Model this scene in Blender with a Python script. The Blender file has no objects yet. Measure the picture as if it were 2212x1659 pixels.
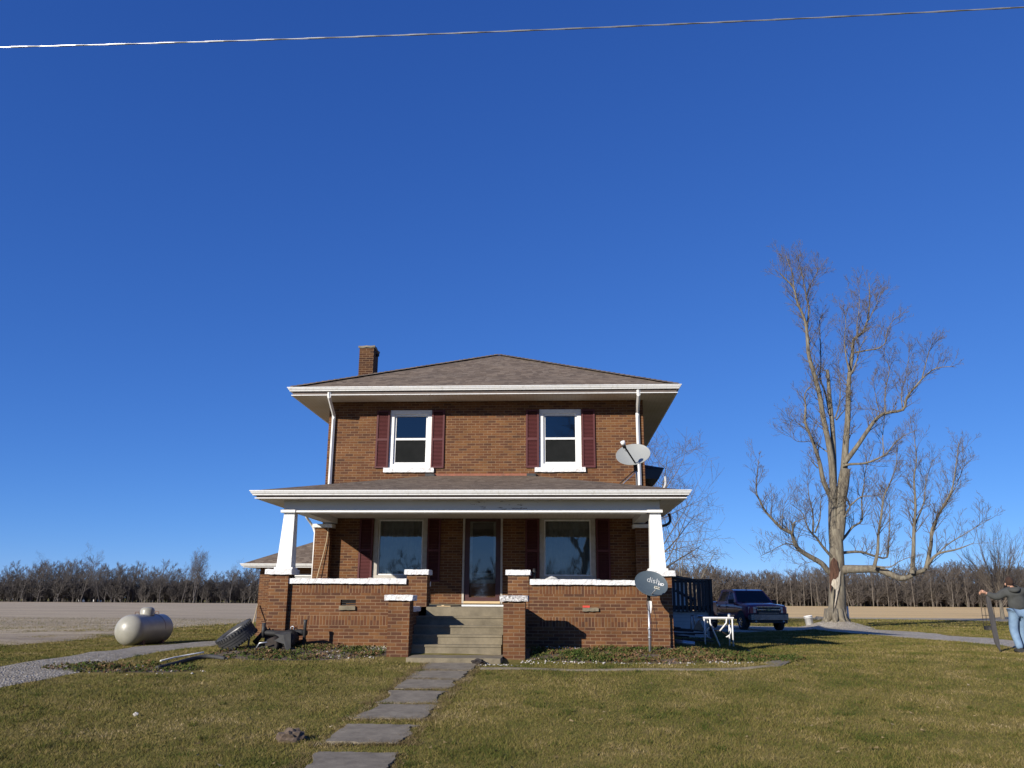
import bpy, bmesh, math, random
import numpy as np
from mathutils import Vector, Matrix
R=math.radians
scene=bpy.context.scene
COL=scene.collection
# ------------------------------------------------------------------ camera numbers
F=829.;EYE=1.08;PITCH=R(14.6);YAW=R(3.2);ROLL=.006
CAMR=Matrix.Rotation(YAW,3,'Z')@Matrix.Rotation(math.pi/2+PITCH,3,'X')@Matrix.Rotation(ROLL,3,'Z')
def ray(px,py): return CAMR@Vector(((px/3-512)/F,-(py/3-384)/F,-1.))
def at(px,py,Y):
    r=ray(px,py); t=Y/r.y; return Vector((r.x*t,Y,EYE+r.z*t))
def sst(a,b,x):
    t=max(0.,min(1.,(x-a)/(b-a))); return t*t*(3-2*t)
FP=[(-200,-.9),(0,-.62),(8.6,-.50),(15.8,-.055),(18,.0),(22,-.03),(30,-.06),(45,-.1),(300,-.12),(4000,-.12)]
def ground(x,y):
    for i in range(len(FP)-1):
        if y<=FP[i+1][0]:
            a,b=FP[i],FP[i+1]; z=a[1]+(b[1]-a[1])*max(0,(y-a[0]))/(b[0]-a[0]); break
    z-=.30*sst(5,14,-x)*sst(12,26,y)
    z-=.10*sst(4,12,x)*sst(22,40,y)
    dx=max(-6.3-x,0,x-2.5); dy=max(17.6-y,0,y-30)
    z+=.13*(1-sst(0,1.7,math.hypot(dx,dy)))
    d=math.hypot(x-14.2,y-45)
    z+=.33*(1-sst(.3,2.0,d))
    z+=.022*math.sin(x*.9+1.3)*math.sin(y*.7)*(1-sst(30,60,y))+.008*math.sin(x*2.7+y*1.9)*(1-sst(20,40,y))
    return z
def G(px,py,off=0.):
    r=ray(px,py); t=5.
    lo,hi=1.,1200.
    prev=lo; t=lo
    while t<hi:
        p=r*t
        if EYE+p.z<ground(p.x,p.y)+off: break
        prev=t; t*=1.02
    for _ in range(30):
        m=(prev+t)/2; p=r*m
        if EYE+p.z<ground(p.x,p.y)+off: t=m
        else: prev=m
    p=r*t; return Vector((p.x,p.y,EYE+p.z))
def zf(ox,oy,k): return lambda u,v:(ox+u/k,oy+v/k)
z3=zf(700,1480,3.16);z4=zf(1400,1480,3.16);z5=zf(0,1600,2.765);z7=zf(2200,700,2.0734);z8=zf(2272,1400,2.765)
s1=zf(800,1900,2.765);s2=zf(1400,1900,2.212);s4=zf(2872,1700,5.53);s6=zf(640,1820,6.506);sb=zf(1980,1720,6.912);st=zf(2300,1650,5.53)

# ------------------------------------------------------------------ materials
MATS={}
def newmat(name):
    m=bpy.data.materials.new(name); m.use_nodes=True
    nt=m.node_tree; b=nt.nodes['Principled BSDF']; MATS[name]=m
    return m,nt,b
def N(nt,t,**k):
    n=nt.nodes.new(t)
    for a,v in k.items(): setattr(n,a,v)
    return n
def ramp(nt,fac,stops,interp='LINEAR'):
    r=N(nt,'ShaderNodeValToRGB'); r.color_ramp.interpolation=interp
    e=r.color_ramp.elements
    while len(e)<len(stops): e.new(.5)
    for i,(p,c) in enumerate(stops): e[i].position=p; e[i].color=(*c,1)
    nt.links.new(fac,r.inputs[0]); return r.outputs[0]
def noise(nt,scale,detail=4,rough=.6,vec=None,coord='Object'):
    n=N(nt,'ShaderNodeTexNoise'); n.inputs['Scale'].default_value=scale; n.inputs['Detail'].default_value=detail; n.inputs['Roughness'].default_value=rough
    if vec is None:
        tc=N(nt,'ShaderNodeTexCoord'); vec=tc.outputs[coord]
    nt.links.new(vec,n.inputs['Vector']); return n.outputs['Fac']
def bumpn(nt,b,h,strength,dist=.01):
    bp=N(nt,'ShaderNodeBump'); bp.inputs['Strength'].default_value=strength; bp.inputs['Distance'].default_value=dist
    nt.links.new(h,bp.inputs['Height']); nt.links.new(bp.outputs[0],b.inputs['Normal'])
def math_(nt,op,a,b=None,c=None):
    n=N(nt,'ShaderNodeMath',operation=op)
    for i,v in enumerate((a,b,c)):
        if v is None: continue
        if isinstance(v,(int,float)): n.inputs[i].default_value=v
        else: nt.links.new(v,n.inputs[i])
    return n.outputs[0]
def mixc(nt,f,a,b,mode='MIX'):
    n=N(nt,'ShaderNodeMix',data_type='RGBA',blend_type=mode)
    if isinstance(f,(int,float)): n.inputs['Factor'].default_value=f
    else: nt.links.new(f,n.inputs['Factor'])
    for i,v in ((6,a),(7,b)):
        if isinstance(v,tuple): n.inputs[i].default_value=(*v,1)
        else: nt.links.new(v,n.inputs[i])
    return n.outputs[2]
def simple(name,c1,c2=None,scale=8,rough=.7,metal=0,bump=0,detail=5,spec=None,lo=.35,hi=.65,coord='Object'):
    m,nt,b=newmat(name); b.inputs['Roughness'].default_value=rough; b.inputs['Metallic'].default_value=metal
    if spec is not None: b.inputs['Specular IOR Level'].default_value=spec
    if c2 is None: c2=tuple(x*.85 for x in c1)
    f=noise(nt,scale,detail,coord=coord)
    nt.links.new(ramp(nt,f,[(lo,c1),(hi,c2)]),b.inputs['Base Color'])
    if bump: bumpn(nt,b,f,bump)
    return m
def brick(name,stagger,tones,h=.0675,w=.2155,soldier=False):
    m,nt,b=newmat(name)
    uv=N(nt,'ShaderNodeUVMap'); sp=N(nt,'ShaderNodeSeparateXYZ'); nt.links.new(uv.outputs[0],sp.inputs[0])
    u,v=(sp.outputs[0],sp.outputs[1]) if not soldier else (sp.outputs[1],sp.outputs[0])
    v=math_(nt,'ADD',v,100*h); u=math_(nt,'ADD',u,100*w)
    vr=math_(nt,'DIVIDE',v,h); row=math_(nt,'FLOOR',vr)
    fu=math_(nt,'DIVIDE',u,w)
    if stagger: fu=math_(nt,'ADD',fu,math_(nt,'MULTIPLY',row,.5))
    col=math_(nt,'FLOOR',fu)
    fx=math_(nt,'MULTIPLY',math_(nt,'FRACT',fu),w); fy=math_(nt,'MULTIPLY',math_(nt,'FRACT',vr),h)
    dx=math_(nt,'MINIMUM',fx,math_(nt,'SUBTRACT',w,fx)); dy=math_(nt,'MINIMUM',fy,math_(nt,'SUBTRACT',h,fy))
    if soldier: dx=math_(nt,'ADD',dx,1.0)
    d=math_(nt,'MINIMUM',dx,dy)
    wob=noise(nt,60,2); d=math_(nt,'ADD',d,math_(nt,'MULTIPLY',math_(nt,'SUBTRACT',wob,.5),.004))
    mr=N(nt,'ShaderNodeMapRange'); mr.inputs[1].default_value=.0050; mr.inputs[2].default_value=.0085
    nt.links.new(d,mr.inputs[0]); mask=mr.outputs[0]
    cb=N(nt,'ShaderNodeCombineXYZ'); nt.links.new(col,cb.inputs[0]); nt.links.new(row,cb.inputs[1])
    wn=N(nt,'ShaderNodeTexWhiteNoise',noise_dimensions='2D'); nt.links.new(cb.outputs[0],wn.inputs[0])
    big=noise(nt,.9,3)
    rnd=math_(nt,'ADD',wn.outputs[0],math_(nt,'MULTIPLY',math_(nt,'SUBTRACT',big,.5),.35))
    bc=ramp(nt,rnd,tones)
    grain=noise(nt,90,3); bc=mixc(nt,.35,bc,ramp(nt,grain,[(.3,(.6,.6,.6)),(.7,(1.25,1.25,1.25))]),'MULTIPLY')
    mc=ramp(nt,noise(nt,3,4),[(.35,(.245,.155,.088)),(.65,(.175,.108,.060))])
    colr=mixc(nt,mask,mc,bc)
    st=noise(nt,1.6,6,.7); colr=mixc(nt,.9,colr,ramp(nt,st,[(.3,(.74,.74,.76)),(.6,(1.08,1.07,1.06))]),'MULTIPLY')
    nt.links.new(colr,b.inputs['Base Color']); b.inputs['Roughness'].default_value=.88; b.inputs['Specular IOR Level'].default_value=.25
    hh=math_(nt,'ADD',mask,math_(nt,'MULTIPLY',grain,.4))
    bumpn(nt,b,hh,.7,.006)
    return m
TONES=[(0,(.080,.038,.022)),(.14,(.098,.041,.021)),(.36,(.118,.048,.022)),(.56,(.140,.058,.023)),(.78,(.156,.068,.026)),(1,(.168,.080,.031))]
brick('brick',True,TONES); brick('brick_soldier',False,TONES,soldier=True)
brick('brick_dark',True,[(p,tuple(c*.62 for c in k)) for p,k in TONES])
def shingle():
    m,nt,b=newmat('shingle')
    uv=N(nt,'ShaderNodeUVMap'); sp=N(nt,'ShaderNodeSeparateXYZ'); nt.links.new(uv.outputs[0],sp.inputs[0])
    u,v=sp.outputs[0],sp.outputs[1]
    h=.13; v=math_(nt,'ADD',v,100*h); vr=math_(nt,'DIVIDE',v,h); row=math_(nt,'FLOOR',vr)
    wn0=N(nt,'ShaderNodeTexWhiteNoise',noise_dimensions='1D'); nt.links.new(row,wn0.inputs['W'])
    fu=math_(nt,'ADD',math_(nt,'DIVIDE',u,.17),math_(nt,'MULTIPLY',wn0.outputs[0],7.)); col=math_(nt,'FLOOR',fu)
    cb=N(nt,'ShaderNodeCombineXYZ'); nt.links.new(col,cb.inputs[0]); nt.links.new(row,cb.inputs[1])
    wn=N(nt,'ShaderNodeTexWhiteNoise',noise_dimensions='2D'); nt.links.new(cb.outputs[0],wn.inputs[0])
    fy=math_(nt,'FRACT',vr); fx=math_(nt,'FRACT',fu)
    line=ramp(nt,fy,[(.0,(.45,.45,.45)),(.10,(.5,.5,.5)),(.2,(1,1,1)),(1,(1,1,1))])
    c=ramp(nt,wn.outputs[0],[(0,(.130,.100,.074)),(.5,(.185,.142,.104)),(1,(.235,.187,.138))])
    c=mixc(nt,1.,c,line,'MULTIPLY')
    g=noise(nt,120,2); c=mixc(nt,.5,c,ramp(nt,g,[(.3,(.6,.6,.6)),(.7,(1.3,1.3,1.3))]),'MULTIPLY')
    bg=noise(nt,1.1,4); c=mixc(nt,.5,c,ramp(nt,bg,[(.35,(.8,.82,.86)),(.65,(1.12,1.08,1.04))]),'MULTIPLY')
    nt.links.new(c,b.inputs['Base Color']); b.inputs['Roughness'].default_value=.95; b.inputs['Specular IOR Level'].default_value=.15
    bumpn(nt,b,math_(nt,'ADD',math_(nt,'MULTIPLY',math_(nt,'SUBTRACT',1.,fy),.9),math_(nt,'MULTIPLY',wn.outputs[0],.35)),.9,.012)
shingle()
def wmetal():
    m,nt,b=newmat('white_metal'); tc=N(nt,'ShaderNodeTexCoord'); mp=N(nt,'ShaderNodeMapping'); mp.inputs['Scale'].default_value=(7,7,.8); nt.links.new(tc.outputs['Object'],mp.inputs[0])
    f=noise(nt,2,6,.7,vec=mp.outputs[0]); c=ramp(nt,f,[(.28,(.55,.53,.48)),(.45,(.72,.72,.70)),(.7,(.79,.79,.78))]); nt.links.new(c,b.inputs['Base Color']); b.inputs['Roughness'].default_value=.4; bumpn(nt,b,noise(nt,1.3,3),.25,.01)
wmetal()
simple('white_paint',(.80,.80,.78),(.70,.69,.66),14,.55,bump=.25)
def stone_paint():
    m,nt,b=newmat('white_stone'); f=noise(nt,22,6,.7)
    nt.links.new(ramp(nt,noise(nt,9,5),[(.28,(.46,.43,.39)),(.42,(.76,.75,.73)),(.7,(.82,.82,.80))]),b.inputs['Base Color']); b.inputs['Roughness'].default_value=.7
    bumpn(nt,b,f,1.,.035)
stone_paint()
def flaked():
    m,nt,b=newmat('flaking_stone'); f=noise(nt,26,6,.75)
    nt.links.new(ramp(nt,f,[(.40,(.27,.25,.23)),(.50,(.5,.48,.46)),(.55,(.76,.75,.73))]),b.inputs['Base Color']); b.inputs['Roughness'].default_value=.8
    bumpn(nt,b,noise(nt,22,6,.7),1.,.035)
flaked()
def column_paint():
    m,nt,b=newmat('column_paint'); f=noise(nt,5,7,.75)
    nt.links.new(ramp(nt,f,[(.26,(.50,.45,.36)),(.36,(.74,.72,.68)),(.5,(.82,.82,.80))]),b.inputs['Base Color']); b.inputs['Roughness'].default_value=.6
    bumpn(nt,b,noise(nt,11,6,.7),.6,.02)
column_paint()
def soffit():
    m,nt,b=newmat('soffit'); tc=N(nt,'ShaderNodeTexCoord'); sp=N(nt,'ShaderNodeSeparateXYZ'); nt.links.new(tc.outputs['Object'],sp.inputs[0])
    fx=math_(nt,'FRACT',math_(nt,'DIVIDE',sp.outputs[0],.1)); fy=math_(nt,'FRACT',math_(nt,'DIVIDE',sp.outputs[1],.1))
    l=ramp(nt,fx,[(0,(.5,.5,.5)),(.07,(1,1,1)),(1,(1,1,1))])
    c=mixc(nt,1.,ramp(nt,noise(nt,1.3,4),[(.35,(.56,.50,.42)),(.65,(.62,.58,.53))]),l,'MULTIPLY')
    nt.links.new(c,b.inputs['Base Color']); b.inputs['Roughness'].default_value=.6
soffit()
simple('fascia_shade_brown',(.12,.09,.075),(.09,.07,.06),6,.7)  # dark brown puts the shaded gap under the gutter into the colour
def beam():
    m,nt,b=newmat('beam_paint'); tc=N(nt,'ShaderNodeTexCoord'); mp=N(nt,'ShaderNodeMapping'); mp.inputs['Scale'].default_value=(1.6,3,9); nt.links.new(tc.outputs['Object'],mp.inputs[0])
    f=noise(nt,1.9,7,.72,vec=mp.outputs[0])
    sp=N(nt,'ShaderNodeSeparateXYZ'); nt.links.new(tc.outputs['Object'],sp.inputs[0])
    # flaking concentrated about mid beam (local x 0..2)
    dx=math_(nt,'ABSOLUTE',math_(nt,'SUBTRACT',sp.outputs[0],.85)); k=math_(nt,'MULTIPLY',math_(nt,'MINIMUM',dx,2.5),.13)
    f2=math_(nt,'SUBTRACT',f,math_(nt,'MULTIPLY',k,1.))
    nt.links.new(ramp(nt,f2,[(.545,(.64,.64,.63)),(.56,(.14,.11,.09))]),b.inputs['Base Color']); b.inputs['Roughness'].default_value=.6
beam()
simple('maroon',(.088,.017,.018),(.074,.014,.015),5,.7)
simple('door_maroon',(.060,.017,.015),(.048,.013,.012),5,.45)
simple('trim_dirty',(.46,.43,.38),(.36,.33,.28),9,.6,bump=.2)
def concrete(name,c1,c2,sc=4):
    m,nt,b=newmat(name); f=noise(nt,sc,8,.7); g=noise(nt,70,3)
    c=ramp(nt,f,[(.3,c2),(.7,c1)]); c=mixc(nt,.3,c,ramp(nt,g,[(.3,(.6,.6,.6)),(.7,(1.3,1.3,1.3))]),'MULTIPLY')
    nt.links.new(c,b.inputs['Base Color']); b.inputs['Roughness'].default_value=.9
    bumpn(nt,b,g,.4,.004)
concrete('concrete',(.245,.205,.135),(.125,.105,.07),3.2)
concrete('slab_concrete',(.26,.225,.165),(.12,.10,.072),5)
def glass(name,col,ior=1.75,rough=.02,alpha=.55):
    m,nt,b=newmat(name); nt.nodes.remove(b); out=nt.nodes['Material Output']
    g=N(nt,'ShaderNodeBsdfGlossy'); g.inputs['Roughness'].default_value=rough
    t=N(nt,'ShaderNodeBsdfTransparent'); t.inputs[0].default_value=(*col,1)
    lw=N(nt,'ShaderNodeLayerWeight'); lw.inputs[0].default_value=.5; r0=((ior-1)/(ior+1))**2; frv=math_(nt,'ADD',math_(nt,'MULTIPLY',math_(nt,'POWER',lw.outputs['Facing'],5.),1-r0),r0)
    bp=N(nt,'ShaderNodeBump'); bp.inputs['Strength'].default_value=.06; bp.inputs['Distance'].default_value=.02; nt.links.new(noise(nt,1.6,2),bp.inputs['Height']); nt.links.new(bp.outputs[0],g.inputs['Normal']); 
    mx=N(nt,'ShaderNodeMixShader'); nt.links.new(frv,mx.inputs[0]); nt.links.new(t.outputs[0],mx.inputs[1]); nt.links.new(g.outputs[0],mx.inputs[2]); nt.links.new(mx.outputs[0],out.inputs[0])
glass('glass',(.55,.6,.6),2.1); glass('car_glass',(.10,.12,.12),1.6)
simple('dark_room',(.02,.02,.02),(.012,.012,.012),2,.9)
simple('curtain',(.20,.23,.23),(.13,.15,.16),3,.9)
simple('screen',(.016,.017,.017),(.012,.013,.013),4,.8,spec=.05)
def wood(name,c1,c2,sc=(3,3,30)):
    m,nt,b=newmat(name); tc=N(nt,'ShaderNodeTexCoord'); mp=N(nt,'ShaderNodeMapping'); mp.inputs['Scale'].default_value=sc; nt.links.new(tc.outputs['Object'],mp.inputs[0])
    f=noise(nt,2,5,.6,vec=mp.outputs[0]); nt.links.new(ramp(nt,f,[(.3,c1),(.7,c2)]),b.inputs['Base Color']); b.inputs['Roughness'].default_value=.6; bumpn(nt,b,f,.2)
wood('door_wood',(.34,.13,.035),(.22,.075,.02),(20,20,2)); wood('new_wood',(.62,.47,.27),(.5,.36,.19),(2,20,20)); wood('dark_wood',(.045,.036,.034),(.022,.018,.018),(14,14,2)); wood('stake_wood',(.075,.07,.066),(.05,.045,.043),(14,14,2)); wood('pole_wood',(.5,.40,.25),(.36,.28,.17))
def siding():
    m,nt,b=newmat('siding'); tc=N(nt,'ShaderNodeTexCoord'); sp=N(nt,'ShaderNodeSeparateXYZ'); nt.links.new(tc.outputs['Object'],sp.inputs[0])
    fz=math_(nt,'FRACT',math_(nt,'DIVIDE',sp.outputs[2],.11)); l=ramp(nt,fz,[(0,(.45,.45,.45)),(.12,(1,1,1)),(1,(1,1,1))])
    nt.links.new(mixc(nt,1.,ramp(nt,noise(nt,3,4),[(.3,(.50,.50,.49)),(.7,(.42,.42,.41))]),l,'MULTIPLY'),b.inputs['Base Color']); b.inputs['Roughness'].default_value=.6
siding()
simple('black_rubber',(.045,.045,.045),(.03,.03,.03),20,.75,bump=.3); simple('rim_grey',(.35,.34,.31),(.25,.24,.22),8,.5,metal=.3)
simple('black_metal',(.018,.018,.018),(.008,.008,.008),12,.7,bump=.3); simple('rusty_dark',(.032,.022,.017),(.015,.012,.010),12,.8,bump=.4)
simple('galv',(.45,.46,.47),(.33,.34,.36),10,.35,metal=.6); simple('grey_pipe',(.035,.035,.035),(.018,.018,.018),10,.6)
simple('dish_grey',(.30,.31,.29),(.27,.28,.265),2,.5); simple('dish_dark',(.075,.10,.115),(.062,.083,.097),3,.5); simple('lettering',(.62,.62,.60),(.52,.52,.5),8,.5); simple('lnb_cream',(.6,.58,.5),(.5,.48,.4),8,.5)
simple('tank_paint',(.34,.325,.27),(.28,.27,.22),3,.38,spec=.5)
simple('rust',(.2,.09,.05),(.11,.06,.04),14,.8)
simple('red_plastic',(.6,.06,.03),(.5,.05,.03),9,.5); simple('white_cloth',(.6,.58,.54),(.4,.4,.38),20,.9,bump=.5)
simple('roof_tar',(.30,.11,.065),(.20,.085,.055),9,.9,bump=.4)
simple('blue_roof',(.045,.055,.075),(.03,.04,.055),6,.5)
simple('tinted',(.012,.014,.014),(.008,.009,.010),3,.08,spec=.35)
# ground family
def grass_ground():
    m,nt,b=newmat('grass_ground')
    f=noise(nt,1.1,6,.7); f2=noise(nt,9,6,.75); f3=noise(nt,45,4,.7)
    c=ramp(nt,f,[(.3,(.135,.130,.036)),(.5,(.195,.165,.055)),(.7,(.25,.20,.080))])
    c=mixc(nt,.7,c,ramp(nt,f2,[(.3,(.55,.60,.55)),(.7,(1.3,1.22,1.15))]),'MULTIPLY')
    c=mixc(nt,.8,c,ramp(nt,f3,[(.3,(.45,.45,.45)),(.7,(1.45,1.4,1.35))]),'MULTIPLY')
    nt.links.new(c,b.inputs['Base Color']); b.inputs['Roughness'].default_value=1; b.inputs['Specular IOR Level'].default_value=.05
    bumpn(nt,b,f3,.5,.015)
grass_ground()
def blades(name,stops,patch=1.1):
    m,nt,b=newmat(name)
    a=N(nt,'ShaderNodeAttribute',attribute_name='rnd'); 
    f=noise(nt,patch,6,.7); f=math_(nt,'ADD',math_(nt,'MULTIPLY',f,.6),math_(nt,'MULTIPLY',noise(nt,.35,3,.6),.4)); v=math_(nt,'ADD',math_(nt,'MULTIPLY',a.outputs['Fac'],.62),math_(nt,'MULTIPLY',math_(nt,'SUBTRACT',f,.5),2.6)); v=math_(nt,'ADD',v,.19)
    nt.links.new(ramp(nt,v,stops),b.inputs['Base Color']); b.inputs['Roughness'].default_value=.8; b.inputs['Specular IOR Level'].default_value=.1
GS=[(0,(.050,.070,.014)),(.2,(.085,.094,.020)),(.45,(.140,.124,.032)),(.68,(.190,.150,.050)),(.88,(.26,.198,.086)),(1,(.38,.30,.17))]
blades('grass_blades',GS)
blades('cover_leaves',[(0,(.03,.055,.012)),(.4,(.065,.09,.02)),(.6,(.12,.10,.035)),(.8,(.14,.07,.035)),(1,(.24,.16,.10))],1.6)
blades('straw_blades',[(0,(.09,.065,.032)),(.5,(.17,.125,.06)),(.8,(.26,.20,.11)),(1,(.42,.35,.23))],3)
def gravel(name,c1,c2,c3):
    m,nt,b=newmat(name); v=N(nt,'ShaderNodeTexVoronoi'); tc=N(nt,'ShaderNodeTexCoord'); nt.links.new(tc.outputs['Object'],v.inputs['Vector']); v.inputs['Scale'].default_value=26
    rg=N(nt,'ShaderNodeSeparateColor'); nt.links.new(v.outputs['Color'],rg.inputs[0])
    c=ramp(nt,rg.outputs[0],[(0,c2),(.6,c1),(1,c3)]); g=noise(nt,.8,5,.7)
    c=mixc(nt,.6,c,ramp(nt,g,[(.3,(.68,.66,.62)),(.7,(1.15,1.15,1.15))]),'MULTIPLY')
    c=mixc(nt,.7,c,ramp(nt,noise(nt,7,5,.7),[(.3,(.6,.6,.58)),(.7,(1.3,1.3,1.3))]),'MULTIPLY')
    nt.links.new(c,b.inputs['Base Color']); b.inputs['Roughness'].default_value=.95
    bumpn(nt,b,v.outputs['Distance'],1.,.03)
gravel('gravel',(.30,.262,.20),(.17,.147,.11),(.46,.43,.37)); gravel('gravel_tan',(.42,.37,.29),(.27,.23,.17),(.6,.55,.46))
def field(name,c1,c2,sc):
    m,nt,b=newmat(name); tc=N(nt,'ShaderNodeTexCoord'); mp=N(nt,'ShaderNodeMapping'); mp.inputs['Scale'].default_value=sc; nt.links.new(tc.outputs['Object'],mp.inputs[0])
    f=noise(nt,1,8,.75,vec=mp.outputs[0]); g=noise(nt,6,6,.8)
    c=ramp(nt,f,[(.38,c2),(.58,c1)]); c=mixc(nt,.85,c,ramp(nt,g,[(.3,(.5,.5,.52)),(.7,(1.5,1.46,1.4))]),'MULTIPLY')
    nt.links.new(c,b.inputs['Base Color']); b.inputs['Roughness'].default_value=1; bumpn(nt,b,g,.6,.05)
field('field_stubble',(.46,.37,.235),(.28,.222,.145),(.05,.35,1)); field('field_gold',(.72,.50,.21),(.52,.36,.15),(.03,.2,1)); field('field_grey',(.36,.31,.21),(.27,.23,.15),(.05,.4,1))
simple('soil',(.13,.095,.068),(.08,.058,.042),14,1,bump=1,detail=8); simple('stone_pale',(.55,.52,.47),(.36,.33,.29),12,.8); simple('clod',(.20,.145,.10),(.11,.08,.055),18,1,bump=1)
def bark(name,c1,c2,c3):
    m,nt,b=newmat(name); tc=N(nt,'ShaderNodeTexCoord'); mp=N(nt,'ShaderNodeMapping'); mp.inputs['Scale'].default_value=(5,5,.9); nt.links.new(tc.outputs['Object'],mp.inputs[0])
    f=noise(nt,1.6,7,.7,vec=mp.outputs[0]); nt.links.new(ramp(nt,f,[(.3,c3),(.5,c2),(.66,c1)]),b.inputs['Base Color']); b.inputs['Roughness'].default_value=.95; bumpn(nt,b,f,1.,.06)
bark('bark',(.25,.225,.165),(.165,.142,.105),(.07,.057,.043)); bark('bark_twig',(.20,.165,.125),(.15,.120,.090),(.09,.071,.055)); bark('bark_pale',(.42,.39,.32),(.36,.32,.26),(.24,.2,.16))
bark('rot_wood',(.12,.060,.036),(.075,.036,.022),(.025,.014,.010)); bark('bare_wood',(.55,.50,.41),(.46,.41,.33),(.32,.27,.2))
bark('wood_far',(.140,.116,.097),(.105,.087,.072),(.062,.051,.043)); bark('wood_far_left',(.118,.104,.094),(.088,.077,.070),(.052,.046,.042))
bark('wood_far_pale',(.22,.185,.145),(.16,.135,.105),(.13,.105,.083))
def carpaint():
    m,nt,b=newmat('car_paint'); nt.links.new(ramp(nt,noise(nt,2,3),[(.3,(.20,.011,.045)),(.7,(.16,.009,.036))]),b.inputs['Base Color'])
    b.inputs['Roughness'].default_value=.3; b.inputs['Coat Weight'].default_value=1; b.inputs['Coat Roughness'].default_value=.05; b.inputs['Metallic'].default_value=.2
carpaint()
simple('chrome',(.6,.6,.6),(.55,.55,.55),4,.15,metal=1); simple('bumper_steel',(.20,.20,.21),(.15,.15,.16),4,.25,metal=.9); simple('headlamp',(.5,.52,.54),(.35,.36,.38),20,.15,metal=.5); simple('emblem',(.6,.5,.2),(.5,.4,.15),5,.3)
def cloth(name,c1,c2,sc=9,b_=.5):
    simple(name,c1,c2,sc,.95,bump=b_)
cloth('hoodie',(.06,.063,.06),(.045,.047,.045),9); cloth('jeans',(.20,.30,.42),(.14,.22,.33),6,.9); cloth('skin',(.5,.28,.19),(.44,.24,.16)); cloth('hair',(.05,.025,.015),(.03,.015,.01),30); cloth('shoe',(.04,.04,.04),(.03,.03,.03))
# mesh wire screen
def meshmat():
    m,nt,b=newmat('wire_mesh'); b.inputs['Base Color'].default_value=(.12,.12,.12,1); b.inputs['Alpha'].default_value=.25; b.inputs['Roughness'].default_value=.8
meshmat()

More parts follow.
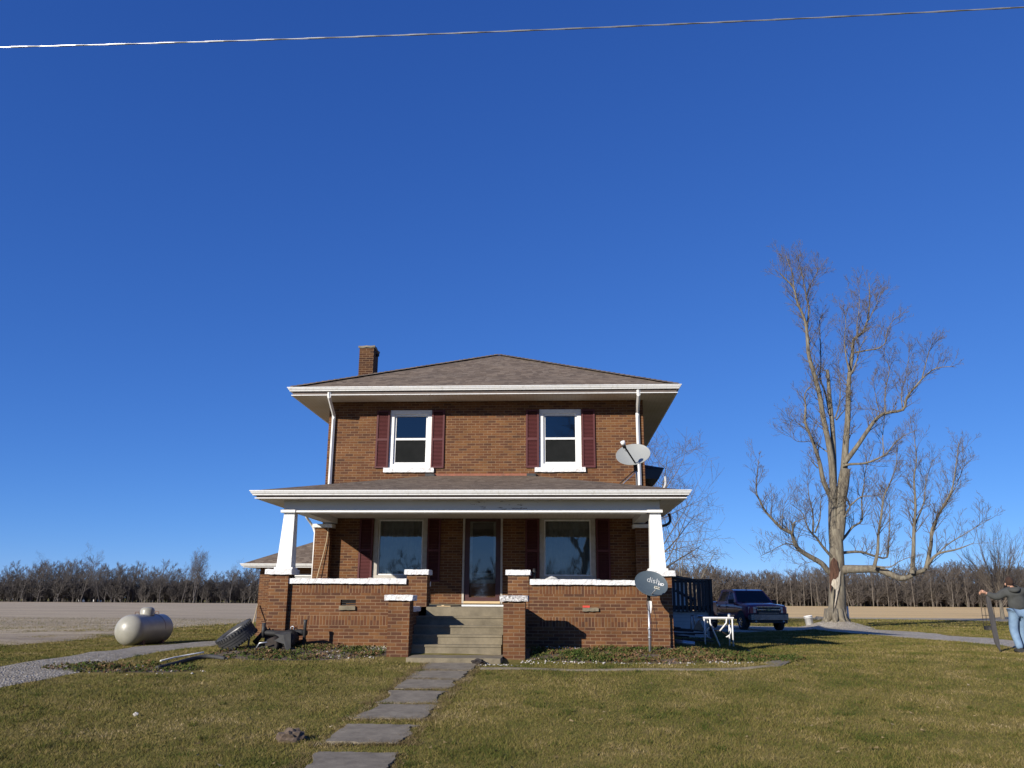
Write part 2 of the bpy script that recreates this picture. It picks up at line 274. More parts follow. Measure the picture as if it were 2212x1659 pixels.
# ------------------------------------------------------------------ mesh helpers
def wloc(p):
    v=Vector((0,0,0))
    while p is not None: v+=p.location; p=p.parent
    return v
class MB:
    def __init__(s): s.v=[];s.f=[];s.smooth=[]
    def add(s,vs,fs,sm=False):
        o=len(s.v); s.v+= [tuple(x) for x in vs]; s.f+=[tuple(i+o for i in f) for f in fs]; s.smooth+=[sm]*len(fs); return s
    def box(s,x0,x1,y0,y1,z0,z1):
        return s.add([(x0,y0,z0),(x1,y0,z0),(x1,y1,z0),(x0,y1,z0),(x0,y0,z1),(x1,y0,z1),(x1,y1,z1),(x0,y1,z1)],
          [(0,3,2,1),(4,5,6,7),(0,1,5,4),(1,2,6,5),(2,3,7,6),(3,0,4,7)])
    def obox(s,c,dx,dy,dz,M=None):
        n=MB().box(-dx/2,dx/2,-dy/2,dy/2,-dz/2,dz/2); c=Vector(c)
        return s.add([c+((M@Vector(v)) if M else Vector(v)) for v in n.v],n.f)
    def frustum(s,x0,x1,y0,y1,z0,X0,X1,Y0,Y1,z1):
        return s.add([(x0,y0,z0),(x1,y0,z0),(x1,y1,z0),(x0,y1,z0),(X0,Y0,z1),(X1,Y0,z1),(X1,Y1,z1),(X0,Y1,z1)],
          [(0,3,2,1),(4,5,6,7),(0,1,5,4),(1,2,6,5),(2,3,7,6),(3,0,4,7)])
    def rough(s,x0,x1,y0,y1,z0,z1,amp=.006,st=.06,seed=1):
        # rough hewn slab: subdivided box with jitter
        rnd=random.Random(seed); nx=max(1,int((x1-x0)/st)); ny=max(1,int((y1-y0)/st)); nz=max(1,int((z1-z0)/st))
        cache={}; base=len(s.v)
        def vid(i,j,k):
            key=(i,j,k)
            if key not in cache:
                a=amp*(0 if False else 1)
                cache[key]=len(s.v)
                s.v.append((x0+(x1-x0)*i/nx+rnd.uniform(-a,a),y0+(y1-y0)*j/ny+rnd.uniform(-a,a),z0+(z1-z0)*k/nz+rnd.uniform(-a,a)))
            return cache[key]
        def q(*c): s.f.append(tuple(vid(*p) for p in c)); s.smooth.append(False)
        for i in range(nx):
            for k in range(nz):
                q((i,0,k),(i+1,0,k),(i+1,0,k+1),(i,0,k+1)); q((i+1,ny,k),(i,ny,k),(i,ny,k+1),(i+1,ny,k+1))
        for j in range(ny):
            for k in range(nz):
                q((0,j+1,k),(0,j,k),(0,j,k+1),(0,j+1,k+1)); q((nx,j,k),(nx,j+1,k),(nx,j+1,k+1),(nx,j,k+1))
        for i in range(nx):
            for j in range(ny):
                q((i,j,nz),(i+1,j,nz),(i+1,j+1,nz),(i,j+1,nz)); q((i,j+1,0),(i+1,j+1,0),(i+1,j,0),(i,j,0))
        return s
    def tube(s,pts,rad,n=8,cap=True,sm=True):
        pts=[Vector(p) for p in pts]; 
        if isinstance(rad,(int,float)): rad=[rad]*len(pts)
        o=len(s.v); up=None
        for i,p in enumerate(pts):
            d=(pts[min(i+1,len(pts)-1)]-pts[max(i-1,0)])
            d=d.normalized() if d.length>1e-9 else Vector((0,0,1))
            if up is None: up=Vector((1,0,0)) if abs(d.x)<.9 else Vector((0,1,0))
            a=(up-d*up.dot(d)); a=a.normalized() if a.length>1e-6 else d.orthogonal().normalized(); up=a; b=d.cross(a)
            for k in range(n):
                t=2*math.pi*k/n; s.v.append(tuple(p+(a*math.cos(t)+b*math.sin(t))*rad[i]))
        for i in range(len(pts)-1):
            for k in range(n):
                a0=o+i*n+k;a1=o+i*n+(k+1)%n; s.f.append((a0,a1,a1+n,a0+n)); s.smooth.append(sm)
        if cap:
            s.f.append(tuple(o+k for k in range(n))[::-1]); s.smooth.append(False)
            s.f.append(tuple(o+(len(pts)-1)*n+k for k in range(n))); s.smooth.append(False)
        return s
    def lathe(s,prof,n=24,M=None,sm=True):
        # prof: (r,z) about local z
        o=len(s.v)
        for r,z in prof:
            for k in range(n):
                t=2*math.pi*k/n; v=Vector((r*math.cos(t),r*math.sin(t),z)); s.v.append(tuple(M@v if M else v))
        for i in range(len(prof)-1):
            for k in range(n):
                a0=o+i*n+k;a1=o+i*n+(k+1)%n; s.f.append((a0,a1,a1+n,a0+n)); s.smooth.append(sm)
        return s
    def build(s,name,mat,parent=None,kind=None,local=False,origin=None):
        me=bpy.data.meshes.new(name)
        off=Vector((0,0,0)) if local else (wloc(parent) if parent else Vector(origin or (0,0,0)))
        V=np.array(s.v,dtype=np.float64).reshape(-1,3)-np.array(off)
        me.from_pydata(V.tolist(),[],s.f); me.update()
        me.polygons.foreach_set('use_smooth',s.smooth)
        uv=me.uv_layers.new(name='UVMap'); offs=np.array(off)
        dat=np.zeros(len(me.loops)*2)
        for p in me.polygons:
            n=p.normal
            if abs(n.z)>.995: t=Vector((1,0,0)); b=Vector((0,1,0))
            else:
                t=Vector((-n.y,n.x,0)).normalized(); b=n.cross(t)
            for li in p.loop_indices:
                co=me.vertices[me.loops[li].vertex_index].co+off
                dat[2*li]=co.dot(t); dat[2*li+1]=co.dot(b)
        uv.data.foreach_set('uv',dat)
        me.materials.append(MATS[mat])
        o=bpy.data.objects.new(name,me); COL.objects.link(o)
        if parent: o.parent=parent
        else: o.location=off if not local else (0,0,0)
        if kind: o['kind']=kind
        return o
def tag(o,label,cat,group=None):
    o['label']=label; o['category']=cat
    if group: o['group']=group
    return o
def thing(name,loc,label,cat,group=None,rz=0):
    o=bpy.data.objects.new(name,None); o.empty_display_size=.2; COL.objects.link(o); o.location=loc; o.rotation_euler=(0,0,rz)
    return tag(o,label,cat,group)
def npmesh(name,V,Fc,mat,parent=None,rnd=None,kind=None,smooth=False):
    # V (n,3), Fc (m,k)
    me=bpy.data.meshes.new(name); m,k=Fc.shape
    me.vertices.add(len(V)); me.vertices.foreach_set('co',V.astype(np.float32).ravel())
    me.loops.add(m*k); me.loops.foreach_set('vertex_index',Fc.astype(np.int32).ravel())
    me.polygons.add(m); me.polygons.foreach_set('loop_start',np.arange(0,m*k,k,dtype=np.int32)); me.polygons.foreach_set('loop_total',np.full(m,k,dtype=np.int32))
    me.update(calc_edges=True)
    if rnd is not None:
        a=me.attributes.new('rnd','FLOAT','POINT'); a.data.foreach_set('value',rnd.astype(np.float32))
    me.materials.append(MATS[mat]); o=bpy.data.objects.new(name,me); COL.objects.link(o)
    if parent: o.parent=parent
    if kind: o['kind']=kind
    return o
def curve_smooth(pts,k=6):
    pts=[Vector(p) for p in pts]; out=[]
    for i in range(len(pts)-1):
        p0=pts[max(i-1,0)];p1=pts[i];p2=pts[i+1];p3=pts[min(i+2,len(pts)-1)]
        for j in range(k):
            t=j/k; out.append(.5*((2*p1)+(p2-p0)*t+(2*p0-5*p1+4*p2-p3)*t*t+(3*p1-p0-3*p2+p3)*t**3))
    out.append(pts[-1]); return out
#PART2
# ------------------------------------------------------------------ ground sheets
def axis(lo,a,b,hi,st,g=1.25):
    xs=list(np.arange(a,b+1e-6,st)); d=st; x=b
    while x<hi: d*=g; x+=d; xs.append(x)
    d=st; x=a; pre=[]
    while x>lo: d*=g; x-=d; pre.append(x)
    return pre[::-1]+xs
xs=axis(-3500,-15,24,3500,.25); ys=axis(-3500,5,50,3500,.25)
V=np.array([(x,y,ground(x,y)) for y in ys for x in xs]); nx=len(xs)
ii,jj=np.meshgrid(np.arange(len(ys)-1),np.arange(nx-1),indexing='ij'); a=(ii*nx+jj).ravel()
npmesh('ground',V,np.stack([a,a+1,a+nx+1,a+nx],1),'grass_ground',kind='structure')
def resample(pl,n):
    pl=[Vector((p[0],p[1])) for p in pl]; L=[0]
    for i in range(1,len(pl)): L.append(L[-1]+(pl[i]-pl[i-1]).length)
    out=[]
    for k in range(n):
        t=L[-1]*k/(n-1); i=1
        while i<len(pl)-1 and L[i]<t: i+=1
        u=(t-L[i-1])/(L[i]-L[i-1]); out.append(pl[i-1].lerp(pl[i],u))
    return out
def sheet(name,A,B,mat,off,n,m,jit=.0,seed=1):
    A=resample(A,n);B=resample(B,n); rnd=random.Random(seed); V=[]
    ja=jb=0
    for i in range(n):
        ja=ja*.6+rnd.uniform(-jit,jit); jb=jb*.6+rnd.uniform(-jit,jit)
        d=(B[i]-A[i]); d=d.normalized() if d.length>1e-6 else d
        a=A[i]+d*ja; b=B[i]+d*jb
        for j in range(m):
            p=a.lerp(b,j/(m-1)); e=min(j,m-1-j)
            V.append((p.x,p.y,ground(p.x,p.y)+off*(1 if e else .15)))
    V=np.array(V); ii,jj=np.meshgrid(np.arange(n-1),np.arange(m-1),indexing='ij'); a=(ii*m+jj).ravel()
    return npmesh(name,V,np.stack([a,a+m,a+m+1,a+1],1),mat,kind='structure')
# left field (stubble), far edge ~ 255 m
nl=[G(*z5(0,935)),G(*z5(900,857)),G(*z5(1430,785)),G(*z5(2130,738))]
dl=(nl[0]-nl[1]); 
nl=[nl[0]+dl*6]+nl+[nl[-1]+(nl[-1]-nl[-2])*3]
nl=[(p.x,p.y) for p in nl]
print('left field near',nl)
fo=sheet('field',nl,[(-420,300),(-260,300),(-180,300),(-120,300),(-80,300),(-30,300)],'field_stubble',.03,60,140,.15,3)
nr=[G(*z8(-100,1255)),G(*z8(700,1262)),G(*z8(1500,1272)),G(*z8(2212,1290))]
print('right near',nr)
gr=[(-10,62)]+[(p.x,p.y) for p in nr]+[(70,nr[-1].y),(200,nr[-1].y-5)]
sheet('gravel_lane',gr,[(-10,68),(12,71),(24,73),(40,75),(60,76),(90,76),(220,76)],'field_grey',.03,60,12,.4,5)
sheet('field',[(-10,68.2),(12,71.2),(24,73.2),(40,75.2),(60,76.2),(90,76.2),(220,76.2)],[(-30,300),(20,300),(70,300),(110,300),(160,300),(220,300),(420,300)],'field_gold',.03,60,100,.3,6)
# left gravel drive
up=[G(*z5(0,1110)),G(*z5(640,1012)),G(*z5(1100,945)),G(*z5(1820,893))]
lo_=[G(*z5(0,1285)),G(*z5(700,1145)),G(*z5(1330,985)),G(*z5(1830,925))]
print('drive',up,lo_)
ext=lambda L:[L[0]+(L[0]-L[1])*1.5]+L+[L[-1]+(L[-1]-L[-2])*.35]
DU=[(p.x,p.y) for p in ext(up)]; DL=[(p.x,p.y) for p in ext(lo_)]
sheet('gravel_drive',DU,DL,'gravel',.02,90,14,.06,7)
# right gravel drive with truck
ru=[(4.5,47.5),(9,47),(12,45.8)]+[tuple(G(*z8(*q))[:2]) for q in ((880,1335),(1500,1388),(2212,1458))]
rl=[(4.5,34.6),(7.5,34.9)]+[tuple(G(*z8(*q))[:2]) for q in ((480,1352),(900,1392),(1500,1440),(2212,1512))]
print('rdrive',ru,rl)
ru.append((ru[-1][0]*1.5-ru[-2][0]*.5,ru[-1][1]*1.5-ru[-2][1]*.5)); rl.append((rl[-1][0]*1.5-rl[-2][0]*.5,rl[-1][1]*1.5-rl[-2][1]*.5))
sheet('gravel_drive',ru,rl,'gravel_tan',.02,90,24,.12,8)
# earth at the tree foot
def disc(name,cx,cy,rx,ry,mat,off,seed,kind='structure',n=40,rings=8,jit=.12):
    rnd=random.Random(seed); V=[(cx,cy,ground(cx,cy)+off)]; rr=[1+rnd.uniform(-jit,jit) for _ in range(n)]
    rr=[(rr[i-1]+rr[i]*2+rr[(i+1)%n])/4 for i in range(n)]
    for k in range(1,rings+1):
        for i in range(n):
            t=2*math.pi*i/n; x=cx+rx*rr[i]*math.cos(t)*k/rings; y=cy+ry*rr[i]*math.sin(t)*k/rings
            V.append((x,y,ground(x,y)+off*(1 if k<rings else .1)))
    fs=[(0,1+i,1+(i+1)%n) for i in range(n)]
    for k in range(rings-1):
        for i in range(n): a=1+k*n+i;b=1+k*n+(i+1)%n; fs.append((a,a+n,b+n,b))
    m=MB(); m.add(V,fs,True); return m.build(name,mat,kind=kind)
disc('bare_soil',14.3,44.8,1.75,1.5,'gravel_tan',.022,3)
disc('bare_soil',-5.0,17.05,1.9,.95,'soil',.014,4)
disc('bare_soil',-7.6,14.75,1.15,.30,'soil',.010,14)
disc('bare_soil',1.6,17.15,3.0,.95,'soil',.014,5)
# ------------------------------------------------------------------ concrete path slabs
slabs=[(255,305,1330,1745,1265,1735),(312,380,1225,1690,1150,1645),(392,468,1100,1590,1040,1500),(496,582,990,1530,890,1470),(602,712,840,1430,700,1330),(772,925,650,1235,530,1120),(1003,1190,400,1075,190,960)]
XL,XR=-2.38,-1.50
def PX(y): return -.165*min(1.,max(0.,(15.7-y)/4.2))
for k,(v0,v1,*_) in enumerate(slabs):
    y1=G(*s1(_[0]+60,v0)).y; y0=G(*s1(_[2]+60,v1)).y
    if k==6: y0=y1-1.05
    if k<5: y0-=.035; y1+=.03
    rnd=random.Random(k); m=MB(); nn=12; sk=rnd.uniform(-.03,.03)
    outl=[]
    for j in range(nn): outl.append((XL+(XR-XL)*j/nn,y0+rnd.uniform(-.025,.025)))
    for j in range(nn): outl.append((XR+rnd.uniform(-.02,.02)-(.10*abs(math.sin(3*j/nn+k)) if k in(2,3,5) else 0),y0+(y1-y0)*j/nn))
    for j in range(nn): outl.append((XR-(XR-XL)*j/nn,y1+rnd.uniform(-.02,.02)))
    for j in range(nn): outl.append((XL+rnd.uniform(-.02,.02)+(.12*abs(math.sin(3*j/nn+k)) if k in(3,4,6) else 0),y1-(y1-y0)*j/nn))
    outl=[(x+sk*.6+PX(y),y) for x,y in outl]
    # plane fit to ground
    zt=lambda x,y:ground((XL+XR)/2,y0)*(y1-y)/(y1-y0)+ground((XL+XR)/2,y1)*(y-y0)/(y1-y0)+.022
    n_=len(outl); c=(sum(x for x,y in outl)/n_,sum(y for x,y in outl)/n_)
    V=[(x,y,zt(x,y)) for x,y in outl]+[(x,y,zt(x,y)-.09) for x,y in outl]
    m.add(V,[tuple(range(n_))]+[(i+n_,(i+1)%n_+n_,(i+1)%n_,i) for i in range(n_)])
    m.build('path',['slab_concrete','slab_concrete'][0],kind='structure')
    slabs[k]=(y0,y1)
print('slabs',slabs)
# ------------------------------------------------------------------ HOUSE
H=thing('brick_house',(-1.92,21.4,.1),'two storey brown brick house with hipped shingle roof and deep front porch','house')
YW=21.4;XA,XB=-6.09,2.25;CX=-1.92
def wall_holes(m,x0,x1,z0,z1,holes,y,dep):
    X=sorted({x0,x1}|{h[0] for h in holes}|{h[1] for h in holes}); Z=sorted({z0,z1}|{h[2] for h in holes}|{h[3] for h in holes})
    for i in range(len(X)-1):
        for k in range(len(Z)-1):
            cx=(X[i]+X[i+1])/2;cz=(Z[k]+Z[k+1])/2
            if any(h[0]<cx<h[1] and h[2]<cz<h[3] for h in holes): continue
            m.add([(X[i],y,Z[k]),(X[i+1],y,Z[k]),(X[i+1],y,Z[k+1]),(X[i],y,Z[k+1])],[(0,1,2,3)])
    for a,b,c,d in holes:
        m.add([(a,y,c),(a,y+dep,c),(a,y+dep,d),(a,y,d)],[(0,1,2,3)]); m.add([(b,y,c),(b,y,d),(b,y+dep,d),(b,y+dep,c)],[(0,1,2,3)])
        m.add([(a,y,d),(a,y+dep,d),(b,y+dep,d),(b,y,d)],[(0,1,2,3)]); m.add([(a,y,c),(b,y,c),(b,y+dep,c),(a,y+dep,c)],[(0,1,2,3)])
UPW=[(-4.44,-3.32),(-.475,.63)]; LOW=[(-4.74,-3.345),(-.475,.95)]
holes=[(a,b,4.41,5.97) for a,b in UPW]+[(a,b,1.60,3.19) for a,b in LOW]+[(-2.43,-1.41,.99,3.18)]
m=MB(); wall_holes(m,XA,XB,-.1,6.2,holes,YW,.16)
YB=29.9
m.add([(XA,YW,-.1),(XA,YW,6.2),(XA,YB,6.2),(XA,YB,-.1)],[(0,1,2,3)]); m.add([(XB,YW,-.1),(XB,YB,-.1),(XB,YB,6.2),(XB,YW,6.2)],[(0,1,2,3)]); m.add([(XA,YB,-.1),(XA,YB,6.2),(XB,YB,6.2),(XB,YB,-.1)],[(0,1,2,3)])
m.build('wall','brick',H)
# dark interior behind the openings
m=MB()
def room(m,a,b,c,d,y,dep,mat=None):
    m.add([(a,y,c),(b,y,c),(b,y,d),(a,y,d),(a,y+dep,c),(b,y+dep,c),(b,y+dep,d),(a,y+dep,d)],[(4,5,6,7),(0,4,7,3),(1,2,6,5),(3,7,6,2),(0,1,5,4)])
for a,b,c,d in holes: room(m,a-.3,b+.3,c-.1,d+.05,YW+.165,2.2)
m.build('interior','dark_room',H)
def framebox(m,a,b,c,d,w,y0,y1,wb=None,wt=None):
    wb=w if wb is None else wb; wt=w if wt is None else wt
    m.box(a,a+w,y0,y1,c,d); m.box(b-w,b,y0,y1,c,d); m.box(a+w,b-w,y0,y1,d-wt,d); m.box(a+w,b-w,y0,y1,c,c+wb)
for (a,b) in UPW:
    c,d=4.41,5.97; m=MB(); framebox(m,a+.004,b-.004,c+.004,d-.004,.105,YW+.02,YW+.155)
    W=m.build('window','white_paint',H)
    m=MB(); framebox(m,a+.11,b-.11,c+.11,d-.11,.05,YW+.07,YW+.15); mid=(c+d)/2; m.box(a+.16,b-.16,YW+.06,YW+.14,mid-.028,mid+.028); m.build('sash','white_metal',W)
    m=MB(); m.add([(a+.15,YW+.125,mid),(b-.15,YW+.125,mid),(b-.15,YW+.125,d-.15),(a+.15,YW+.125,d-.15)],[(0,1,2,3)]); m.add([(a+.15,YW+.105,c+.15),(b-.15,YW+.105,c+.15),(b-.15,YW+.105,mid),(a+.15,YW+.105,mid)],[(0,1,2,3)]); m.build('pane','glass',W)
    m=MB(); m.box(a+.155,b-.155,YW+.094,YW+.098,c+.155,mid-.03); m.build('screen','screen',W)
    m=MB(); m.rough(a-.115,b+.095,YW-.07,YW+.10,4.29,4.41,.005,.06,int(a*10)); m.build('sill','white_stone',W)
for q,(a,b) in enumerate(LOW):
    c,d=1.50,3.19; m=MB(); framebox(m,a+.004,b-.004,c+.104,d-.004,.115,YW+.015,YW+.155,wb=.07)
    W=m.build('window','trim_dirty',H)
    m=MB(); framebox(m,a+.12,b-.12,c+.175,d-.12,.03,YW+.06,YW+.14); m.build('sash','white_metal',W)
    m=MB(); m.add([(a+.145,YW+.11,c+.2),(b-.145,YW+.11,c+.2),(b-.145,YW+.11,d-.145),(a+.145,YW+.11,d-.145)],[(0,1,2,3)]); m.build('pane','glass',W)
    # wavy sheer curtain inside
    m=MB(); n=60; yy=YW+.26
    for i in range(n):
        x0=a+.05+(b-a-.1)*i/n;x1=a+.05+(b-a-.1)*(i+1)/n; f=lambda x:yy+.02*math.sin(x*34)+.01*math.sin(x*81)
        m.add([(x0,f(x0),c),(x1,f(x1),c),(x1,f(x1),d),(x0,f(x0),d)],[(0,1,2,3)],True)
    m.build('curtain','curtain',W)
    m=MB(); m.rough(a-.08,b+.08,YW-.06,YW+.01,1.50,1.60,.004,.06,q+5); m.build('sill','white_stone',W)
def shutter(x0,x1,z0,z1):
    m=MB(); y=YW; w=.045; framebox(m,x0,x1,z0,z1,w,y-.045,y-.004); mid=z0+(z1-z0)*.49; m.box(x0+w,x1-w,y-.045,y-.004,mid-.03,mid+.03)
    for a,b in ((z0+w,mid-.03),(mid+.03,z1-w)):
        n=int((b-a)/.035)
        for i in range(n):
            z=a+(b-a)*(i+.5)/n; h=(b-a)/n*.5
            m.add([(x0+w,y-.012,z+h),(x1-w,y-.012,z+h),(x1-w,y-.034,z-h*.7),(x0+w,y-.034,z-h*.7)],[(3,2,1,0)])
    m.build('shutter','maroon',H)
for a,b in ((-4.79,-4.445),(-3.315,-2.975),(-.82,-.48),(.64,.985)): shutter(a,b,4.405,5.95)
for a,b in ((-5.10,-4.745),(-3.34,-3.0),(-.83,-.48),(.96,1.31)): shutter(a,b,1.515,3.10)
# door
m=MB(); a,b,c,d=-2.43,-1.41,.99,3.18; m.box(a,a+.05,YW-.01,YW+.15,c,d); m.box(b-.05,b,YW-.01,YW+.15,c,d); m.box(a+.05,b-.05,YW-.01,YW+.15,d-.05,d); DT=m.build('door_trim','trim_dirty',H)
m=MB(); m.box(a+.05,b-.05,YW-.03,YW+.13,c,c+.055); m.build('threshold','new_wood',DT)
m=MB(); framebox(m,a+.052,b-.052,c+.058,d-.055,.125,YW+.03,YW+.075,wb=.09,wt=.1); D=m.build('storm_door','door_maroon',H)
m=MB(); m.add([(a+.17,YW+.055,c+.14),(b-.17,YW+.055,c+.14),(b-.17,YW+.055,d-.15),(a+.17,YW+.055,d-.15)],[(0,1,2,3)]); m.build('pane','glass',D)
m=MB(); m.box(b-.16,b-.145,YW-.01,YW+.03,2.0,2.12); m.box(b-.165,b-.14,YW-.03,YW-.01,2.03,2.06); m.build('handle','black_metal',D)
m=MB(); m.box(a+.15,b-.15,YW+.10,YW+.14,1.06,1.48); D2=m.build('inner_door','door_wood',H)
m=MB(); framebox(m,a+.15,b-.15,1.48,3.1,.09,YW+.10,YW+.14); 
for k in range(5): m.box(a+.24,b-.24,YW+.128,YW+.132,1.58+k*.035,1.592+k*.035)
m.build('inner_frame','trim_dirty',D2)
# eaves helper
def rings(m,rect,prof,closed=True):
    x0,x1,y0,y1=rect
    for i in range(len(prof)-1):
        (o0,h0),(o1,h1)=prof[i],prof[i+1]
        A=[(x0-o0,y0-o0,h0),(x1+o0,y0-o0,h0),(x1+o0,y1+o0,h0),(x0-o0,y1+o0,h0)];B=[(x0-o1,y0-o1,h1),(x1+o1,y0-o1,h1),(x1+o1,y1+o1,h1),(x0-o1,y1+o1,h1)]
        for k in range(4): m.add([A[k],A[(k+1)%4],B[(k+1)%4],B[k]],[(3,2,1,0)])
def eaves(rect,zt,drop,parent,wallrect):
    # rect is the fascia line; gutter hangs outside it
    m=MB(); rings(m,rect,[(.0,zt-.012),(.115,zt),(.125,zt),(.125,zt-.018),(.108,zt-.020),(.108,zt-.035),(.092,zt-.062),(.07,zt-.084),(.07,zt-.098),(0,zt-.098)]); g=m.build('gutter','white_metal',parent)
    m=MB(); rings(m,rect,[(.001,zt-.095),(.001,zt-drop+.018)]); m.build('fascia','fascia_shade_brown',parent)
    m=MB(); rings(m,rect,[(0,zt-drop+.018),(.03,zt-drop+.018),(.03,zt-drop),(-.02,zt-drop)]); m.build('eave_trim','white_metal',parent)
    m=MB(); x0,x1,y0,y1=rect; u=zt-drop+.004; w=wallrect
    A=[(x0,y0,u),(x1,y0,u),(x1,y1,u),(x0,y1,u)];B=[(w[0],w[2],u),(w[1],w[2],u),(w[1],w[3],u),(w[0],w[3],u)]
    for k in range(4): m.add([A[k],A[(k+1)%4],B[(k+1)%4],B[k]],[(0,3,2,1)])
    m.build('soffit','soffit',parent)
mr=(-6.87,3.03,20.62,30.75)
eaves(mr,6.395,.205,H,(XA-.01,XB+.01,YW-.01,YB+.01))
m=MB(); x0,x1,y0,y1=mr; o=.05
ap=(-1.86,25.5,8.70); ap2=(-1.86,25.85,8.70)
C4=[(x0-o,y0-o,6.40),(x1+o,y0-o,6.40),(x1+o,y1+o,6.40),(x0-o,y1+o,6.40)]
def slope(m,a,b,c,n=14,d=None):
    # triangle or quad a,b base ; c,d top, subdivided w/ slight waviness
    a,b,c=Vector(a),Vector(b),Vector(c); d=Vector(d) if d else c
    rows=n; idx={}; V=[];rnd=random.Random(int(abs(a.x*7+b.y*3)*10))
    for i in range(rows+1):
        t=i/rows; L=a.lerp(d,t);Rr=b.lerp(c,t)
        for j in range(rows+1):
            p=L.lerp(Rr,j/rows)
            if 0<i<rows and 0<j<rows: p.z+=rnd.uniform(-.006,.006)
            V.append(p)
    fs=[(i*(rows+1)+j,i*(rows+1)+j+1,(i+1)*(rows+1)+j+1,(i+1)*(rows+1)+j) for i in range(rows) for j in range(rows)]
    m.add(V,fs)
slope(m,C4[0],C4[1],ap); slope(m,C4[2],C4[3],ap2); slope(m,C4[1],C4[2],ap2,14,ap); slope(m,C4[3],C4[0],ap,14,ap2)
RF=m.build('roof','shingle',H)
m=MB()
for k in range(4):
    n=40; a_=Vector(C4[k]);b_=Vector(ap if k<2 else ap2)
    side=(b_-a_).cross(Vector((0,0,1))).normalized()
    if k==0: m=MB()
    for i in range(n):
        p=a_.lerp(b_,i/n);q=a_.lerp(b_,(i+1.15)/n); 
        m.add([p-side*.13+Vector((0,0,.0)),p+side*.13,q+side*.13+Vector((0,0,0)),q-side*.13,p+Vector((0,0,.05)),q+Vector((0,0,.035))],[(0,4,5,3),(4,1,2,5),(0,1,4)])
    m.build('ridge_cap','shingle',RF); m=MB()
# chimney
m=MB(); m.box(-5.92,-5.49,23.6,24.25,6.2,8.40); CH=m.build('chimney','brick_dark',H)
m=MB(); m.rough(-5.95,-5.46,23.57,24.28,8.40,8.46,.012,.1,3); m.build('chimney_cap','slab_concrete',CH)
m=MB(); m.tube([(-5.49,23.95,8.27),(-5.40,23.95,8.27)],.05,8); m.build('flue_stub','black_metal',CH)
# bay with small roof on the right wall
m=MB(); m.box(2.25,2.72,24.4,27.4,-.1,4.42); B=m.build('bay','brick',H)
m=MB(); m.add([(2.24,24.1,4.50),(2.93,24.1,4.50),(3.08,24.1,4.80),(3.08,27.7,4.80),(2.93,27.7,4.5),(2.24,27.7,4.5),(2.24,24.1,4.80),(2.24,27.7,4.8)],[(0,1,2,6),(1,4,3,2),(0,5,4,1)]); m.build('bay_fascia','blue_roof',B)
m=MB(); m.add([(2.24,24.08,4.81),(3.1,24.08,4.81),(3.1,27.72,4.81),(2.24,27.72,4.81),(2.24,24.5,5.02),(2.24,27.3,5.02)],[(0,1,4),(1,2,5,4),(2,3,5)]); m.build('bay_roof','blue_roof',B)
# plumbing vent
m=MB(); m.tube(curve_smooth([(2.42,20,3.45),(2.50,20,3.62),(2.575,20,3.76),(2.585,20,3.86),(2.58,20,3.97)],4),.030,8); m.build('vent_pipe','siding',H)
# downspouts
def downspout(pts,parent,mat='white_metal',w=.078):
    m=MB(); m.tube(pts,w*.6,4,sm=False); return m.build('downspout',mat,parent)
downspout([(-5.90,20.60,6.27),(-5.90,20.60,6.14),(-5.95,21.33,5.82),(-5.95,21.33,5.7),(-5.95,21.33,3.98)],H)
downspout([(2.07,20.60,6.27),(2.07,20.60,6.14),(2.10,21.33,5.86),(2.10,21.33,5.7),(2.10,21.33,3.94)],H)
# tar flashing line
m=MB(); m.box(-3.23,-.74,YW-.03,YW-.002,4.10,4.255); m.build('flashing','roof_tar',H)
for q in (-3.44,-.80):
    m=MB(); m.box(q,q+.24,YW-.09,YW-.003,4.15,4.25); m.build('flashing','grey_pipe',H)
# ------------- porch
pr=(-6.46,2.66,17.52,21.5)
eaves(pr,3.32,.165,H,(-6.0,2.2,17.93,21.6))
C=[(pr[0]-.05,pr[2]-.05,3.325),(pr[1]+.05,pr[2]-.05,3.325),(pr[1]+.05,YW+.0,3.325),(pr[0]-.05,YW,3.325)]
T=[(-3.35,YW-.001,4.205),(-.72,YW-.001,4.205)]
m=MB(); slope(m,C[0],C[1],T[1],14,T[0]); slope(m,C[1],C[2],T[1],8); slope(m,C[3],C[0],T[0],8); m.build('porch_roof','shingle',H)
m=MB(); 
BZ0,BZ1=2.965,3.158
m.box(-5.985,2.175,17.95,18.26,BZ0,BZ1); m.box(-5.985,-5.70,18.26,YW-.003,BZ0,BZ1); m.box(1.89,2.175,18.26,YW-.003,BZ0,BZ1)
BM=m.build('porch_beam','beam_paint',H)
m=MB(); m.box(-5.73,1.95,17.925,17.949,2.905,2.965); m.box(-5.73,1.95,17.949,18.27,2.90,2.964); m.build('beam_trim','white_paint',BM)
m=MB(); m.box(-5.70,1.89,18.27,YW-.01,3.10,3.12); m.build('porch_ceiling','soffit',H)
for x0,x1 in ((-6.18,-5.76),(1.93,2.355)):
    m=MB(); m.box(x0,x1,17.9,18.32,-.15,1.58); P_=m.build('pier','brick',H)
    cx=(x0+x1)/2; s=1 if x0>0 else -1
    cxt=(-5.868 if s<0 else 2.076); cxb=(-5.90+.0 if s<0 else 2.098)
    m=MB(); m.frustum(cxb-.16,cxb+.16,17.95,18.27,1.74,cxt-.115,cxt+.115,17.985,18.215,2.90); cl=m.build('column','column_paint',H)
    m=MB(); m.rough(cxb-.20,cxb+.20,17.93,18.29,1.69,1.74,.004,.08,4); m.rough(cx-.29,cx+.29,17.83,18.39,1.58,1.69,.006,.07,5); m.build('column_base','white_stone',cl)
    m=MB(); m.box(cxt-.17,cxt+.15,17.90,18.28,2.90,2.965); m.build('column_cap','white_paint',cl)
cheeks=[]
